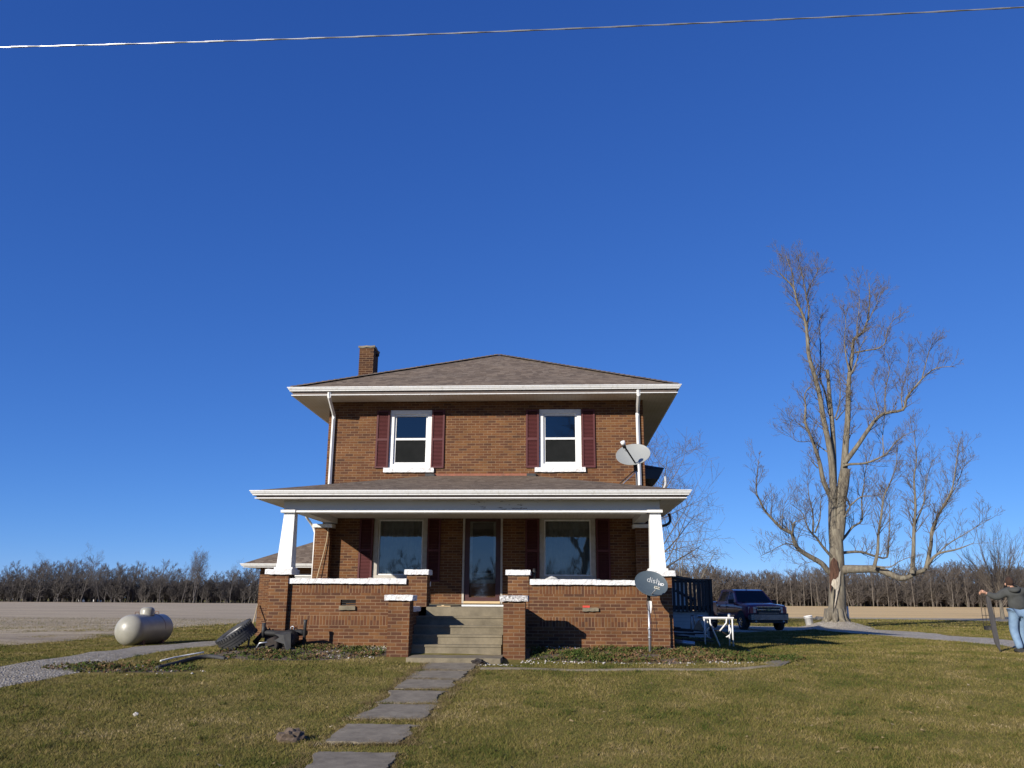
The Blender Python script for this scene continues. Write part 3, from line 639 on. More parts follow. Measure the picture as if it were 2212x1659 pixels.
for (x0,x1,sg) in ((-5.76,-3.225,-1),(-.628,1.93,1)):
    # porch wall with two soldier courses; butt strips
    m=MB(); 
    sx0,sx1=(-5.54,-3.41) if sg<0 else (-.405,1.72)
    zb,z1a,z1b,z2a,z2b,zt=-.15,.545,.735,1.205,1.385,1.395
    y0,y1=18.0,18.2
    m.box(x0,x1,y0,y1,zb,z1a); m.box(x0,sx0,y0,y1,z1a,z1b); m.box(sx1,x1,y0,y1,z1a,z1b)
    vx=(-4.63,-4.30) if sg<0 else (.50,.82); vz=(.945,1.065)
    if sg<0: m.box(x0,vx[0],y0,y1,z1b,z2a); m.box(vx[1],x1,y0,y1,z1b,z2a); m.box(vx[0],vx[1],y0,y1,z1b,vz[0]); m.box(vx[0],vx[1],y0,y1,vz[1],z2a); m.box(vx[0],vx[1],y0+.12,y1,vz[0],vz[1])
    else: m.box(x0,x1,y0,y1,z1b,z2a)
    m.box(x0,sx0,y0,y1,z2a,zt); m.box(sx1,x1,y0,y1,z2a,zt); m.box(sx0,sx1,y0,y1,z2b,zt)
    W=m.build('porch_wall','brick',H)
    m=MB(); m.box(sx0,sx1,y0-.001,y1,z1a,z1b); m.box(sx0,sx1,y0-.001,y1,z2a,z2b); m.build('soldier_course','brick_soldier',W)
    m=MB(); 
    if sg<0: m.rough(x0-.0,-4.47,17.93,18.27,1.395,1.50,.006,.07,8); m.rough(-4.465,x1+.0,17.925,18.27,1.395,1.505,.006,.07,9)
    else: m.rough(-.60,.79,17.93,18.27,1.395,1.505,.005,.07,8); m.rough(.795,x1,17.93,18.27,1.395,1.495,.005,.07,9)
    m.build('coping','white_stone',W)
    if sg<0:
        m=MB(); 
        for k in range(3): m.box(vx[0]+.01,vx[1]-.01,y0+.03,y0+.05,vz[0]+.015+k*.036,vz[0]+.028+k*.036)
        m.build('vent','black_metal',W); m=MB(); m.rough(-4.645,-4.30,17.95,18.0,.855,.94,.004,.06,3); m.build('vent_sill','concrete',W)
    else:
        m=MB(); m.rough(.50,.83,17.95,18.0,.86,.93,.006,.06,3); m.build('vent_sill','concrete',W)
        m=MB(); m.box(.50,.65,17.985,17.998,.935,.975); m.build('vent_cover','red_plastic',W)
    # side wall of the porch
    sx=(-6.10,-5.88) if sg<0 else (2.05,2.27)
    m=MB(); m.box(sx[0],sx[1],18.33,21.39,-.15,1.395); S=m.build('porch_side_wall','brick',H)
    m=MB(); m.box(sx[0]-.05,sx[1]+.05,18.40,21.10,1.396,1.50); m.build('coping','white_stone',S)
    # pilaster at the house wall
    px=(-6.19,-5.80) if sg<0 else (1.93,2.31)
    m=MB(); m.box(px[0],px[1],21.1,21.397,.9,2.84); S=m.build('pilaster','brick',H)
    m=MB(); m.rough(px[0]-.06,px[1]+.06,21.04,21.396,2.84,2.93,.004,.08,2); m.build('pilaster_cap','white_stone',S)
for k,(x0,x1) in enumerate(((-3.225,-2.788),(-1.067,-.628))):
    m=MB(); m.box(x0,x1,17.985,18.40,-.1,1.59); P_=m.build('pier','brick',H)
    m=MB(); m.rough(x0-.05,x1+.035,17.93,18.45,1.59,1.695,.006,.06,k+11); m.build('pier_cap','white_stone',P_)
for k,(x0,x1) in enumerate(((-3.30,-2.88),(-1.064,-.646))):
    m=MB(); m.box(x0,x1,16.5,16.92,-.25,1.055); P_=m.build('pier','brick',H)
    m=MB(); m.rough(x0-.068,x1+.058,16.44,16.99,1.055,1.16,.008,.055,k+21); m.build('pier_cap','flaking_stone' if k else 'white_stone',P_)
    cx0,cx1=(x0+.1,x1-.06) if k==0 else (x0+.06,x1-.1)
    m=MB(); m.box(cx0,cx1,16.92,17.985,-.1,.84); P_=m.build('stair_wall','brick',H)
    m=MB(); m.rough(cx0-.05,cx1+.05,16.99,17.93,.84,.935,.006,.08,k+31); m.build('coping','white_stone',P_)
# steps
m=MB(); sx0,sx1=-2.94,-1.125
st_=[(17.98,.93),(17.70,.75),(17.42,.575),(17.14,.40),(16.86,.225)]
for i,(y,z) in enumerate(st_):
    yb=21.38 if i==0 else st_[i-1][0]
    if i==0: 
        m.add([(-5.88,18.2,z+.0),(2.05,18.2,z),(2.05,21.38,z+.05),(-5.88,21.38,z+.05)],[(0,1,2,3)])
        m.box(sx0,sx1,17.985,18.2,-.1,.93)
    else:
        m.box(sx0,sx1,y,yb,-.1,z-.04); m.box(sx0,sx1,y-.018,yb,z-.04+.0005,z)
m.build('porch_steps','concrete',H)
m=MB(); m.rough(-2.80,-1.066,15.83,16.842,-.2,.045,.003,.12,3); m.build('step_slab','concrete',H)
# porch downspouts & cord
m=MB(); m.tube(curve_smooth([(-6.42,21.0,3.19),(-6.42,21.05,3.10),(-6.36,21.2,2.98),(-6.30,21.3,2.86),(-6.24,21.3,2.72)],4)+[(-6.24,21.3,.9)],.034,6); m.build('downspout','white_metal',H)
m=MB(); m.tube(curve_smooth([(2.80,21.3,3.22),(2.83,21.3,3.05),(2.72,21.3,2.93),(2.36,21.3,2.86)],4)+[(2.33,21.3,.9)],.034,6); m.build('downspout','grey_pipe',H)
m=MB(); m.tube(curve_smooth([(-5.84,21.06,2.83),(-5.86,21.05,2.5),(-5.93,21.03,2.1),(-6.02,21.0,1.65),(-6.04,21.0,1.51)],5),.012,5); m.build('cord','pole_wood',H)
m=MB(); m.tube([(-3.225,21.37,1.40),(-3.225,21.37,1.56)],.014,6); m.build('conduit','white_metal',H)

# ------------------------------------------------------------------ garage behind the house
GA=thing('brick_garage',(-9,32.2,-.1),'low brick garage with hipped shingle roof standing behind the left side of the house','garage')
m=MB(); wall_holes(m,-11.49,-6.2,-.5,2.24,[(-10.25,-6.6,-.35,2.0)],32.2,.2)
m.add([(-11.49,32.2,-.5),(-11.49,32.2,2.24),(-11.49,40,2.24),(-11.49,40,-.5)],[(0,1,2,3)]); m.add([(-6.2,32.2,-.5),(-6.2,40,-.5),(-6.2,40,2.24),(-6.2,32.2,2.24)],[(0,1,2,3)]); m.add([(-11.49,40,-.5),(-11.49,40,2.24),(-6.2,40,2.24),(-6.2,40,-.5)],[(0,1,2,3)])
m.build('wall','brick',GA)
m=MB(); framebox(m,-10.25,-6.6,-.35,2.0,.09,32.24,32.38,wb=.01); D=m.build('overhead_door','white_paint',GA)
m=MB()
for k in range(4): m.box(-10.16,-6.69,32.29,32.34,-.34+k*.563,.20+k*.563)
m.build('door_panel','siding',D)
eaves((-11.96,-6.1,31.72,40.5),2.365,.14,GA,(-11.49,-6.2,32.2,40))
m=MB(); g=[(-12.0,31.68,2.37),(-6.1,31.68,2.37),(-6.1,40.54,2.37),(-12.0,40.54,2.37)]; r0=(-9.05,34.63,3.72); r1=(-9.05,37.6,3.72)
slope(m,g[0],g[1],r0,10); slope(m,g[2],g[3],r1,10); slope(m,g[3],g[0],r0,10,r1); slope(m,g[1],g[2],r1,10,r0); m.build('roof','shingle',GA)
# power drop / cable behind the porch column
c0=Vector((-6.09,21.55,2.86)); c1=Vector((-8.4,31.9,2.25))
m=MB(); m.tube([(c0.lerp(c1,t)+Vector((0,0,-.75*4*t*(1-t)))) for t in [i/24 for i in range(25)]],.011,4); tag(m.build('service_cable','grey_pipe',origin=tuple(c0)),'thin sagging cable hanging from the house corner towards the garage','cable')
a_=zf(700,1580,5.53)
p0=at(*a_(292,1580),31.3);p1=at(*a_(405,1290),32.12); p0.z=ground(p0.x,p0.y)
m=MB(); m.tube([p0,p1],.022,6); tag(m.build('wooden_pole','pole_wood',origin=tuple(p0)),'thin pale wooden pole leaning against the garage corner','pole')
# shed roof beyond the deck
SH=thing('shed',(3.4,38,-.1),'low grey roofed shed just beyond the dark deck','shed')
m=MB(); m.box(0.5,5.4,36.6,40,-.4,1.85); m.build('wall','siding',SH)
m=MB(); m.add([(.2,36.2,2.28),(5.0,36.2,2.12),(5.95,36.2,1.93),(5.95,40.4,1.93),(5.0,40.4,2.12),(.2,40.4,2.28),(.2,36.2,2.20),(5.0,36.2,2.04),(5.95,36.2,1.85)],[(0,1,4,5),(1,2,3,4),(6,7,1,0),(7,8,2,1)]); m.build('roof','shingle',SH)
# ------------------------------------------------------------------ deck
DK=thing('wooden_deck',(3.7,28,0),'dark stained wooden deck with picket railing and pale siding skirt beside the house','deck')
dz=ground(4,28)
m=MB(); m.box(2.27,4.93,28.03,31.2,.80,.90); m.build('deck_floor','dark_wood',DK)
m=MB(); m.box(2.35,4.9,28.06,28.10,dz-.1,.78); m.box(4.86,4.90,28.10,31.1,dz-.1,.78); m.build('skirt','siding',DK)
m=MB(); m.box(2.30,4.94,27.98,28.02,1.66,1.72); m.box(4.90,4.94,28.02,31.2,1.66,1.72); m.box(2.30,4.94,27.99,28.01,.86,.94); T_=m.build('railing','dark_wood',DK)
m=MB(); m.box(2.28,4.98,27.93,28.07,1.74,1.775); m.box(4.84,4.98,28.07,31.2,1.74,1.775); m.build('top_rail','dark_wood',T_)
rnd=random.Random(5)
for k in range(20):
    x=2.36+k*.133; m=MB(); m.box(x,x+.085,27.945,27.978,.74+rnd.uniform(-.01,.01),1.735); m.build('picket','dark_wood',DK)
for k in range(9):
    y=28.3+k*.32; m=MB(); m.box(4.943,4.975,y,y+.09,.74,1.735); m.build('picket','dark_wood',DK)
m=MB(); m.box(4.84,4.94,27.99,28.09,dz-.05,1.74); m.build('post','dark_wood',DK)
m=MB(); p=at(*sb(320,350),30.2);q=at(*sb(700,560),30.2); m.tube([p,q],.05,4,sm=False); m.tube([p+Vector((0,0,-.75)),q+Vector((0,0,-.75))],.05,4,sm=False); m.build('stair_rail','dark_wood',DK)
# ------------------------------------------------------------------ table and scrap beside the deck
def gz(x,y): return ground(x,y)
ty=22.3
TL=at(*sb(900,912),ty);TR=at(*sb(1518,912),ty); bz=at(*sb(930,1335),ty).z
TB=thing('metal_table',((TL.x+TR.x)/2,ty+.4,bz),'white metal framed table with grey top standing beside the deck','table')
m=MB(); m.box(TL.x+.02,TR.x-.02,ty+.02,ty+.95,TL.z-.012,TL.z+.01); m.build('table_top','siding',TB)
for q_,r_ in ((0,.028),(.97,.02)):
    m=MB(); m.tube([(TL.x-.01,ty+q_,TL.z-.02),(TR.x+.01,ty+q_,TR.z-.02)],r_,4,sm=False); m.build('frame_bar','white_metal',TB)
def P_(u,v,dy=0): return at(*sb(u,v),ty+dy)
for pts in ([P_(915,930),P_(930,1320)],[P_(1495,930),P_(1512,1335)],[P_(1380,930),P_(1375,1030),P_(1240,1195)],[P_(1035,930),P_(1040,1030),P_(1230,1240)],[P_(1432,930,.3),P_(1432,1290,.3)],[P_(985,930,.3),P_(990,1030,.3)],[P_(1010,1120,.2),P_(940,1220,.2)]):
    pts=[Vector(q_) for q_ in pts]
    if pts[-1].z<bz+.12: pts[-1].z=gz(pts[-1].x,pts[-1].y)
    m=MB(); m.tube(pts,.020,6); m.build('leg','white_metal',TB)
m=MB()
ws=TB
CHR=thing('tube_chair',(TL.x-.6,ty+1.0,bz),'pale tubular metal chair frame pushed behind the white metal table','chair')
pts=[P_(650,880,.9),P_(645,1180,.9)]; m=MB(); m.tube(pts,.018,6); m.build('leg','galv',CHR)
m=MB(); m.tube([P_(700,880,.7),P_(715,1060,.7)],.018,6); m.build('leg','galv',CHR)
m=MB(); m.tube([P_(640,872,.9),P_(900,880,.9)],.018,6); m.build('seat_frame','galv',CHR)
m=MB(); m.tube(curve_smooth([P_(740,1080,.5),P_(800,980,.5),P_(850,965,.5),P_(910,972,.5)],4),.016,6); m.build('seat_frame','galv',CHR)
m=MB(); m.add([P_(720,1080,.45),P_(820,985,.45),P_(905,1150,.45),P_(900,1190,.5),P_(700,1170,.5)],[(0,1,2,3,4)]); m.build('seat','galv',CHR)
SC=thing('metal_scrap',(TL.x+.45,ty+.35,bz),'bent pale wheel rim and metal scrap tangled under the white table','scrap')
def arc(cu,cv,r,a0,a1,dy,n=14): return [P_(cu+r*math.cos(a0+(a1-a0)*i/n),cv-r*math.sin(a0+(a1-a0)*i/n),dy) for i in range(n+1)]
m=MB(); m.tube(arc(1330,1190,140,R(-75),R(60),.45,12),.020,6); m.build('rim','white_metal',SC)
m=MB(); m.tube(arc(1130,1060,60,R(60),R(260),.35),.010,5); m.build('spoke','galv',SC)
m=MB(); m.tube(arc(1275,1060,85,R(-40),R(150),.4),.012,5); m.build('spoke','galv',SC)
m=MB(); m.tube([P_(1010,1180,.5),P_(1250,1190,.5),P_(1400,1280,.5)],.02,6); m.build('rod','rusty_dark',SC)
m=MB(); m.tube(curve_smooth([P_(950,1250,.5),P_(985,1320,.5),P_(1060,1345,.5)],4),.014,5); m.build('rod','galv',SC)
m=MB()
q0=P_(1200,850,.5);q1=P_(1440,870,.5); q0.z=q1.z=TL.z+.03; m.tube([q0,q1],.05,8); tag(m.build('grey_cylinder','grey_pipe',origin=tuple(q0)),'grey cylinder lying on top of the white metal table','tube')
q=P_(1430,880,.1); m=MB(); m.tube([(q.x,q.y,TL.z+.012),(q.x,q.y,TL.z+.10)],.035,8); tag(m.build('white_can','white_metal',origin=(q.x,q.y,TL.z)),'small white can standing on the right end of the metal table','can')
# scrap lumber heap in the shade
rnd=random.Random(11)
SP=thing('scrap_heap',(3.5,23.2,ground(3.5,23.2)),'dark heap of boards and rods on the ground in the shade of the house','scrap heap')
for k in range(11):
    x=2.9+rnd.random()*1.3;y=23.0+rnd.random()*.9;z=ground(x,y)+.05+k*.028; a=rnd.uniform(-.5,.5); L_=rnd.uniform(.5,1.0)
    m=MB(); m.obox((x,y,z),L_,.09,.035,Matrix.Rotation(a,3,'Z')@Matrix.Rotation(rnd.uniform(-.12,.12),3,'Y')); m.build('board','dark_wood' if k%3 else 'rusty_dark',SP)
p0=at(*sb(312,1430),20.2);p1=at(*sb(715,1470),20.2); 
m=MB(); p0.z=ground(p0.x,p0.y)+.06;p1.z=ground(p1.x,p1.y)+.06; m.tube([p0,p1],.06,10); tag(m.build('drain_pipe','galv',origin=tuple(p0)),'pale grey pipe lying on the ground at the right corner of the porch','pipe')
# ------------------------------------------------------------------ satellite dishes
def text_mesh(txt,size,dx,dy,surf,M,C0,mat,parent,name,bold=0,shear=0):
    cu=bpy.data.curves.new('t','FONT'); cu.body=txt; cu.size=size; cu.offset=bold; cu.shear=shear; cu.resolution_u=4
    o=bpy.data.objects.new('t',cu); COL.objects.link(o); bpy.context.view_layer.update()
    me=bpy.data.meshes.new_from_object(o.evaluated_get(bpy.context.evaluated_depsgraph_get())); bpy.data.objects.remove(o)
    m=MB(); V=[]
    for v in me.vertices:
        x,y=v.co.x+dx,v.co.y+dy; V.append(C0+M@Vector((x,y,surf(x,y)+.003)))
    m.add(V,[tuple(p.vertices) for p in me.polygons]); return m.build(name,mat,parent)
def dishset(C0,a,b,tilt,yaw,roll,mat,root,depth=.055):
    M=Matrix.Rotation(yaw,3,'Z')@Matrix.Rotation(-tilt,3,'X')@Matrix.Rotation(math.pi/2,3,'X')@Matrix.Rotation(roll,3,'Z')
    surf=lambda x,y:-depth*(1-min(1,(x/a)**2+(y/b)**2))
    m=MB(); n=40; rr=[0.001,.2,.4,.6,.8,.93,1.0]; V=[]
    for r in rr:
        for k in range(n):
            t=2*math.pi*k/n; x=a*r*math.cos(t);y=b*r*math.sin(t); V.append(C0+M@Vector((x,y,surf(x,y))))
    nf=len(V)
    for r,dz_ in ((1.02,.004),(1.02,-.012),(.8,-.03),(.0,-.075)):
        for k in range(n):
            t=2*math.pi*k/n; x=a*r*math.cos(t);y=b*r*math.sin(t); V.append(C0+M@Vector((x,y,dz_)))
    fs=[]
    for i in range(len(rr)+3):
        for k in range(n): fs.append((i*n+k,i*n+(k+1)%n,(i+1)*n+(k+1)%n,(i+1)*n+k))
    m.add(V,fs,True); o=m.build('reflector',mat,root); return o,M,surf
YD=thing('satellite_dish',(1.78,17.2,ground(1.78,17.2)),'dark grey satellite dish with white dish HD lettering on a pole in the plant bed','satellite dish')
C0=Vector((1.845,17.1,1.415)); ref,M,sf=dishset(C0,.325,.285,R(33),R(6),R(-17),'dish_dark',YD)
text_mesh('dish',.165,-.10,.055,sf,M,C0,'lettering',ref,'lettering',bold=-.002)
text_mesh('HD',.078,.135,.030,sf,M,C0,'lettering',ref,'lettering',bold=.004)
m=MB(); m.tube([(1.78,17.2,ground(1.78,17.2)-.05),(1.785,17.2,.45),(1.79,17.2,1.16)],.022,8); PL=m.build('pole','galv',YD)
for q_ in (.52,.36):
    m=MB(); m.tube([(1.783,17.2,q_),(1.783,17.2,q_+.04)],.027,8); m.build('clamp','galv',PL)
m=MB(); m.tube([(1.79,17.2,1.08),(1.80,17.2,1.2),(1.83,17.17,1.3)],.035,8); m.build('bracket','rusty_dark',YD)
m=MB(); m.tube([(1.82,17.08,1.17),(1.84,16.9,1.22),(1.885,16.74,1.29)],.013,6); m.build('feed_arm','galv',YD)
m=MB(); m.obox((1.91,16.72,1.325),.105,.06,.045,Matrix.Rotation(R(14),3,'Y')); LN=m.build('receiver','lnb_cream',YD)
m=MB(); 
for dx in (-.032,0,.034): m.tube([(1.91+dx,16.69,1.328-dx*.25),(1.91+dx,16.682,1.328-dx*.25)],.012,8)
m.build('port','black_metal',LN)
m=MB(); m.add([(1.80,17.16,1.08),(1.85,17.16,1.07),(1.845,17.15,.98),(1.825,17.15,.84),(1.815,17.15,.84)],[(0,1,2,3,4)]); m.build('tag','white_metal',YD)
m=MB(); m.tube(curve_smooth([(1.79,17.17,1.15),(1.74,17.16,1.05),(1.76,17.16,.92),(1.80,17.16,.86),(1.83,17.17,.6),(1.81,17.18,.25),(1.80,17.2,.05)],6),.006,5); m.tube(curve_smooth([(1.81,17.17,1.14),(1.88,17.16,.95),(1.92,17.17,.72),(1.93,17.18,.5)],6),.005,5); m.build('cable','black_metal',YD)
RD=thing('satellite_dish',(1.87,19.7,3.54),'light grey satellite dish with dark feed arm mounted on the porch roof','satellite dish')
C0=Vector((1.80,19.66,4.455)); ref,M,sf=dishset(C0,.405,.325,R(33),R(-6),R(15),'dish_grey',RD,.06)
m=MB(); m.tube([(1.87,19.7,3.53),(1.87,19.7,4.05),(1.86,19.72,4.20),(1.84,19.74,4.36)],.024,8); m.build('mast','galv',RD)
m=MB(); m.tube([(1.86,19.72,4.04),(1.85,19.72,4.28)],.05,8); m.build('bracket','black_metal',RD)
m=MB(); m.tube([(1.86,19.69,4.10),(1.42,19.0,3.67)],.012,6); m.build('strut','black_metal',RD)
m=MB(); m.tube([(1.875,19.69,4.06),(1.49,19.05,3.665)],.012,6); m.build('strut','galv',RD)
m=MB(); m.tube([(1.835,19.52,4.215),(1.565,19.05,4.51)],.020,4,sm=False); m.build('feed_arm','black_metal',RD)
m=MB(); m.tube([(1.555,19.03,4.50),(1.525,18.98,4.565)],.04,8); LN=m.build('receiver','black_metal',RD)
m=MB(); m.tube([(1.528,18.985,4.56),(1.500,18.94,4.63)],.052,10); m.build('receiver_cap','white_metal',LN)
m=MB(); m.tube(curve_smooth([(1.59,19.02,4.50),(1.56,19.02,4.44),(1.60,19.05,4.42),(1.64,19.1,4.45)],5),.005,5); m.build('cable','black_metal',RD)
# ------------------------------------------------------------------ propane tank
tg=ground(-13,26.8)
PT=thing('propane_tank',(-13.0,26.8,tg),'pale grey rounded propane tank lying on the grass left of the gravel drive','propane tank')
m=MB(); r_=.46;zc=.12; prof=[(.001,-1.5)]
for k in range(1,9): t=math.pi/2*k/8; prof.append((r_*math.sin(t),-1.5+.36*(1-math.cos(t))))
prof+=[(r_,-.4),(r_,.1)]
for k in range(7,-1,-1): t=math.pi/2*k/8; prof.append((max(.001,r_*math.sin(t)),.95-.36*(1-math.cos(t))))
MM=Matrix.Translation((-13.0,26.8,zc))@Matrix.Rotation(R(-2),4,'Z')@Matrix.Rotation(R(-90),4,'X')
m.lathe(prof,36,MM); m.build('shell','tank_paint',PT)
m=MB(); m.lathe([(.001,.22),(.10,.215),(.18,.18),(.215,.12),(.22,-.03)],20,Matrix.Translation((-13.0,26.55,zc+r_))); m.build('dome','tank_paint',PT)
for yy in (25.9,27.2):
    m=MB(); m.box(-13.32,-12.68,yy-.06,yy+.06,tg-.05,zc-.30); m.build('foot','rust',PT)
for yy in (25.9,27.2):
    m=MB(); pp=[]
    m.tube([(-13.07,yy,zc+.455),(-13.05,yy,zc+.53),(-12.95,yy,zc+.53),(-12.93,yy,zc+.455)],.012,5); m.build('lifting_lug','rust',PT)
m=MB(); m.tube([(-13.0+(.463)*math.sin(t),26.95+0*t,zc+.463*math.cos(t)) for t in [R(-60)+R(150)*i/20 for i in range(21)]],.008,4); m.build('seam','rust',PT)
# ------------------------------------------------------------------ tire and axle scrap by the porch
ax=Vector((-.50,-.30,.81)).normalized(); qz=ax.to_track_quat('Z','Y').to_matrix().to_4x4()
TC=Vector((-6.56,17.32,.335)); MM=Matrix.Translation(TC)@qz
TI=thing('old_tire',(-6.6,17.3,ground(-6.6,17.3)),'large worn black tire leaning against the junk at the left porch pier','tire')
Ro,Wd=.385,.15
prof=[(.225,-.09),(.25,-Wd*.85),(.33,-Wd),(Ro-.02,-Wd*.92)]
grv=[-.11,-.055,0,.055,.11]
for g in grv: prof+=[(Ro,g-.022),(Ro,g-.008),(Ro-.012,g-.006),(Ro-.012,g+.006),(Ro,g+.008),(Ro,g+.022)] if abs(g)<.1 else [(Ro-.004,g)]
prof+=[(Ro-.02,Wd*.92),(.33,Wd),(.25,Wd*.85),(.225,.09),(.215,0),(.225,-.09)]
m=MB(); m.lathe(prof,40,MM,sm=False); 
for k in range(40):
    t=2*math.pi*k/40
    for s_ in (-1,1):
        c=MM@Vector(((Ro+.002)*math.cos(t),(Ro+.002)*math.sin(t),s_*.118)); 
        m.obox(c,.02,.022,.05,(qz.to_3x3()@Matrix.Rotation(t,3,'Z')))
m.build('tread','black_rubber',TI)
m=MB(); m.lathe([(.222,.10),(.20,.08),(.19,-.02),(.06,-.03),(.05,.0),(.001,.0)],30,MM); m.build('rim','rim_grey',TI)
SX=thing('axle_scrap',(-5.7,17.45,.1),'black vehicle axle frame with two upright pipes dumped against the porch wall','scrap')
m=MB(); m.tube([(-6.22,17.42,.20),(-6.05,17.45,.40),(-5.65,17.5,.37),(-5.3,17.5,.41),(-5.16,17.5,.40)],[.05,.06,.075,.07,.05],8); m.build('beam','black_metal',SX)
m=MB(); m.tube([(-6.05,17.42,.30),(-6.045,17.42,.595)],.042,10); m.build('upright_pipe','grey_pipe',SX)
m=MB(); m.tube([(-5.20,17.45,.12),(-5.195,17.45,.60),(-5.195,17.45,.665)],[.034,.034,.045],10); m.build('upright_pipe','grey_pipe',SX)
m=MB(); m.tube([(-5.50,17.20,.20),(-5.44,17.42,.34)],[.15,.16],14); m.build('drum','black_metal',SX)
m=MB(); m.tube([(-5.78,17.15,.17),(-5.72,17.35,.20)],[.14,.15],14); m.build('drum','rusty_dark',SX)
m=MB(); m.add([(-5.72,17.1,.40),(-5.52,17.1,.37),(-5.38,17.12,.42),(-5.36,17.12,.12),(-5.44,17.1,.07),(-5.50,17.1,.20),(-5.70,17.1,.26),(-5.60,17.1,.33),(-5.72,17.16,.42),(-5.38,17.18,.44),(-5.34,17.2,.1)],[(0,7,1),(1,7,6,5),(1,5,4,3),(1,3,2),(0,1,9,8),(1,2,9)]); m.build('shield','grey_pipe',SX)
m=MB(); m.tube([(-6.03,17.0,.10),(-5.96,17.0,.22),(-5.80,17.0,.235)],.016,6); m.build('handle','galv',SX)
m=MB(); m.tube([(-6.25,17.15,.06),(-6.24,17.2,.42)],.022,6); m.build('rod','grey_pipe',SX)
m=MB(); m.tube([(-5.64,17.93,.36),(-5.64,17.93,.50),(-5.60,17.93,.52),(-5.58,17.93,.5),(-5.58,17.93,.36)],.012,6); m.build('hook','galv',SX)
m=MB(); m.box(-6.25,-5.3,17.55,17.62,.16,.22); m.tube([(-6.1,17.1,.09),(-5.2,17.6,.25)],.03,6); m.tube([(-6.2,17.5,.10),(-5.35,17.15,.12)],.028,6); m.build('strut','rusty_dark',SX)
# ------------------------------------------------------------------ small things
def on(px,off=0): p=G(*px); return Vector((p.x,p.y,ground(p.x,p.y)+off))
L_=[on(z5(1330,1072),.03),on(z5(1450,1045),.035),on(z5(1560,1022),.03),on(z5(1690,1003),.04)]
m=MB(); m.tube(L_,.016,6); tag(m.build('white_stick','white_paint',origin=tuple(L_[0])),'thin white plastic stick lying in the lawn by the gravel drive','stick')
L_=curve_smooth([on(z5(1300,1128),.02),on(z5(1450,1100),.04),on(z5(1600,1062),.05),on(z5(1730,1043),.05),on(z5(1870,1050),.02)],5)
m=MB(); m.tube(L_,.04,8); tag(m.build('black_hose','black_rubber',origin=tuple(L_[0])),'length of black plastic pipe lying curved in the lawn','hose')
def rock(name,p,sx,sy,sz,mat,seed,label,cat,group=None,n=2):
    bm=bmesh.new(); bmesh.ops.create_icosphere(bm,subdivisions=n,radius=1); rnd=random.Random(seed)
    m=MB(); V=[]
    for v in bm.verts:
        k=1+rnd.uniform(-.22,.22); V.append((p[0]+v.co.x*sx*k,p[1]+v.co.y*sy*k,p[2]+v.co.z*sz*k))
    m.add(V,[tuple(v.index for v in f.verts) for f in bm.faces]); bm.free()
    return tag(m.build(name,mat,origin=tuple(p)),label,cat,group)
p=on(z5(1125,1517),.02); rock('rock',p,.03,.028,.028,'stone_pale',3,'small whitish rock alone in the left lawn','rock')
p=on(s1(205,895),.03); rock('dirt_clod',p,.15,.12,.10,'soil',4,'crumbly brown mound of dirt in the lawn left of the path','dirt mound',n=3)
p=on(s1(1770,235),.02); rock('dead_leaves',(p.x,15.72,ground(p.x,15.72)+.03),.12,.08,.07,'rusty_dark',6,'dark clump of dead leaves at the foot of the porch steps','leaf clump',n=3)
p=on(st(870,1160),.08); rock('rock',p,.42,.3,.20,'gravel',7,'grey boulder between the white bucket and the big tree','rock')
# boards on the porch floor
m=MB(); m.box(-2.86,-2.46,18.35,18.47,.937,.965); tag(m.build('wood_board','new_wood',origin=(-2.6,18.4,.93)),'short pale board lying on the porch floor left of the door','board')
m=MB(); m.obox((-2.62,18.26,.943),.62,.05,.015,Matrix.Rotation(.05,3,'Z')); tag(m.build('wood_board','new_wood',origin=(-2.6,18.26,.93)),'thin wooden lath lying at the front edge of the porch floor','board')
m=MB(); m.box(-2.10,-1.07,18.5,18.62,.94,.975); tag(m.build('wood_board','white_paint',origin=(-1.5,18.5,.93)),'long white board lying on the porch floor before the door','board')
# pump fitting and cloth on the right coping
PF=thing('pipe_fitting',(-.515,18.1,1.505),'black metal pipe fitting standing upright on the right porch coping','pipe fitting')
m=MB(); m.tube([(-.515,18.1,1.50),(-.515,18.1,1.64)],.028,8); m.build('body','black_metal',PF)
m=MB(); m.tube([(-.515,18.1,1.64),(-.515,18.1,1.665),(-.515,18.1,1.73)],[.042,.040,.024],8); m.build('cap','black_metal',PF)
m=MB(); nx_=16; rnd=random.Random(2); V=[(-.30+.32*i/nx_,18.02+.13*j/6,1.503+.055*math.sin(math.pi*i/nx_)*(.6+.4*rnd.random())*(.4+math.sin(math.pi*j/6))) for i in range(nx_+1) for j in range(7)]
m.add(V,[(i*7+j,(i+1)*7+j,(i+1)*7+j+1,i*7+j+1) for i in range(nx_) for j in range(6)],True); tag(m.build('rag','white_cloth',origin=(-.15,18.1,1.5)),'crumpled whitish rag lying on the right porch coping','rag')
# bucket, post by the tree
tx,tyy=14.25,45.0
p=at(*st(715,1225),45.3); gzb=ground(p.x,45.3)
BK=thing('bucket',(p.x,45.3,gzb),'white plastic bucket tilted on the ground left of the big tree','bucket',rz=0)
M4=Matrix.Translation((p.x,45.3,gzb+.0))@Matrix.Rotation(R(-8),4,'Y')
m=MB(); m.lathe([(.001,.0),(.19,.0),(.21,.42),(.215,.42),(.215,.46),(.20,.46),(.19,.05)],24,M4); m.build('body','white_metal',BK)
m=MB(); m.lathe([(.216,.36),(.222,.365),(.222,.38),(.216,.385)],24,M4); m.build('rim','white_paint',BK)
p0=at(*st(1358,1145),45.2);p1=at(*st(1335,935),45.2); p0.z=ground(p0.x,45.2)-.05
m=MB(); m.tube([p0,p1],.055,8); tag(m.build('marker_post','white_metal',origin=tuple(p0)),'slim white post leaning beside the big tree trunk','post')
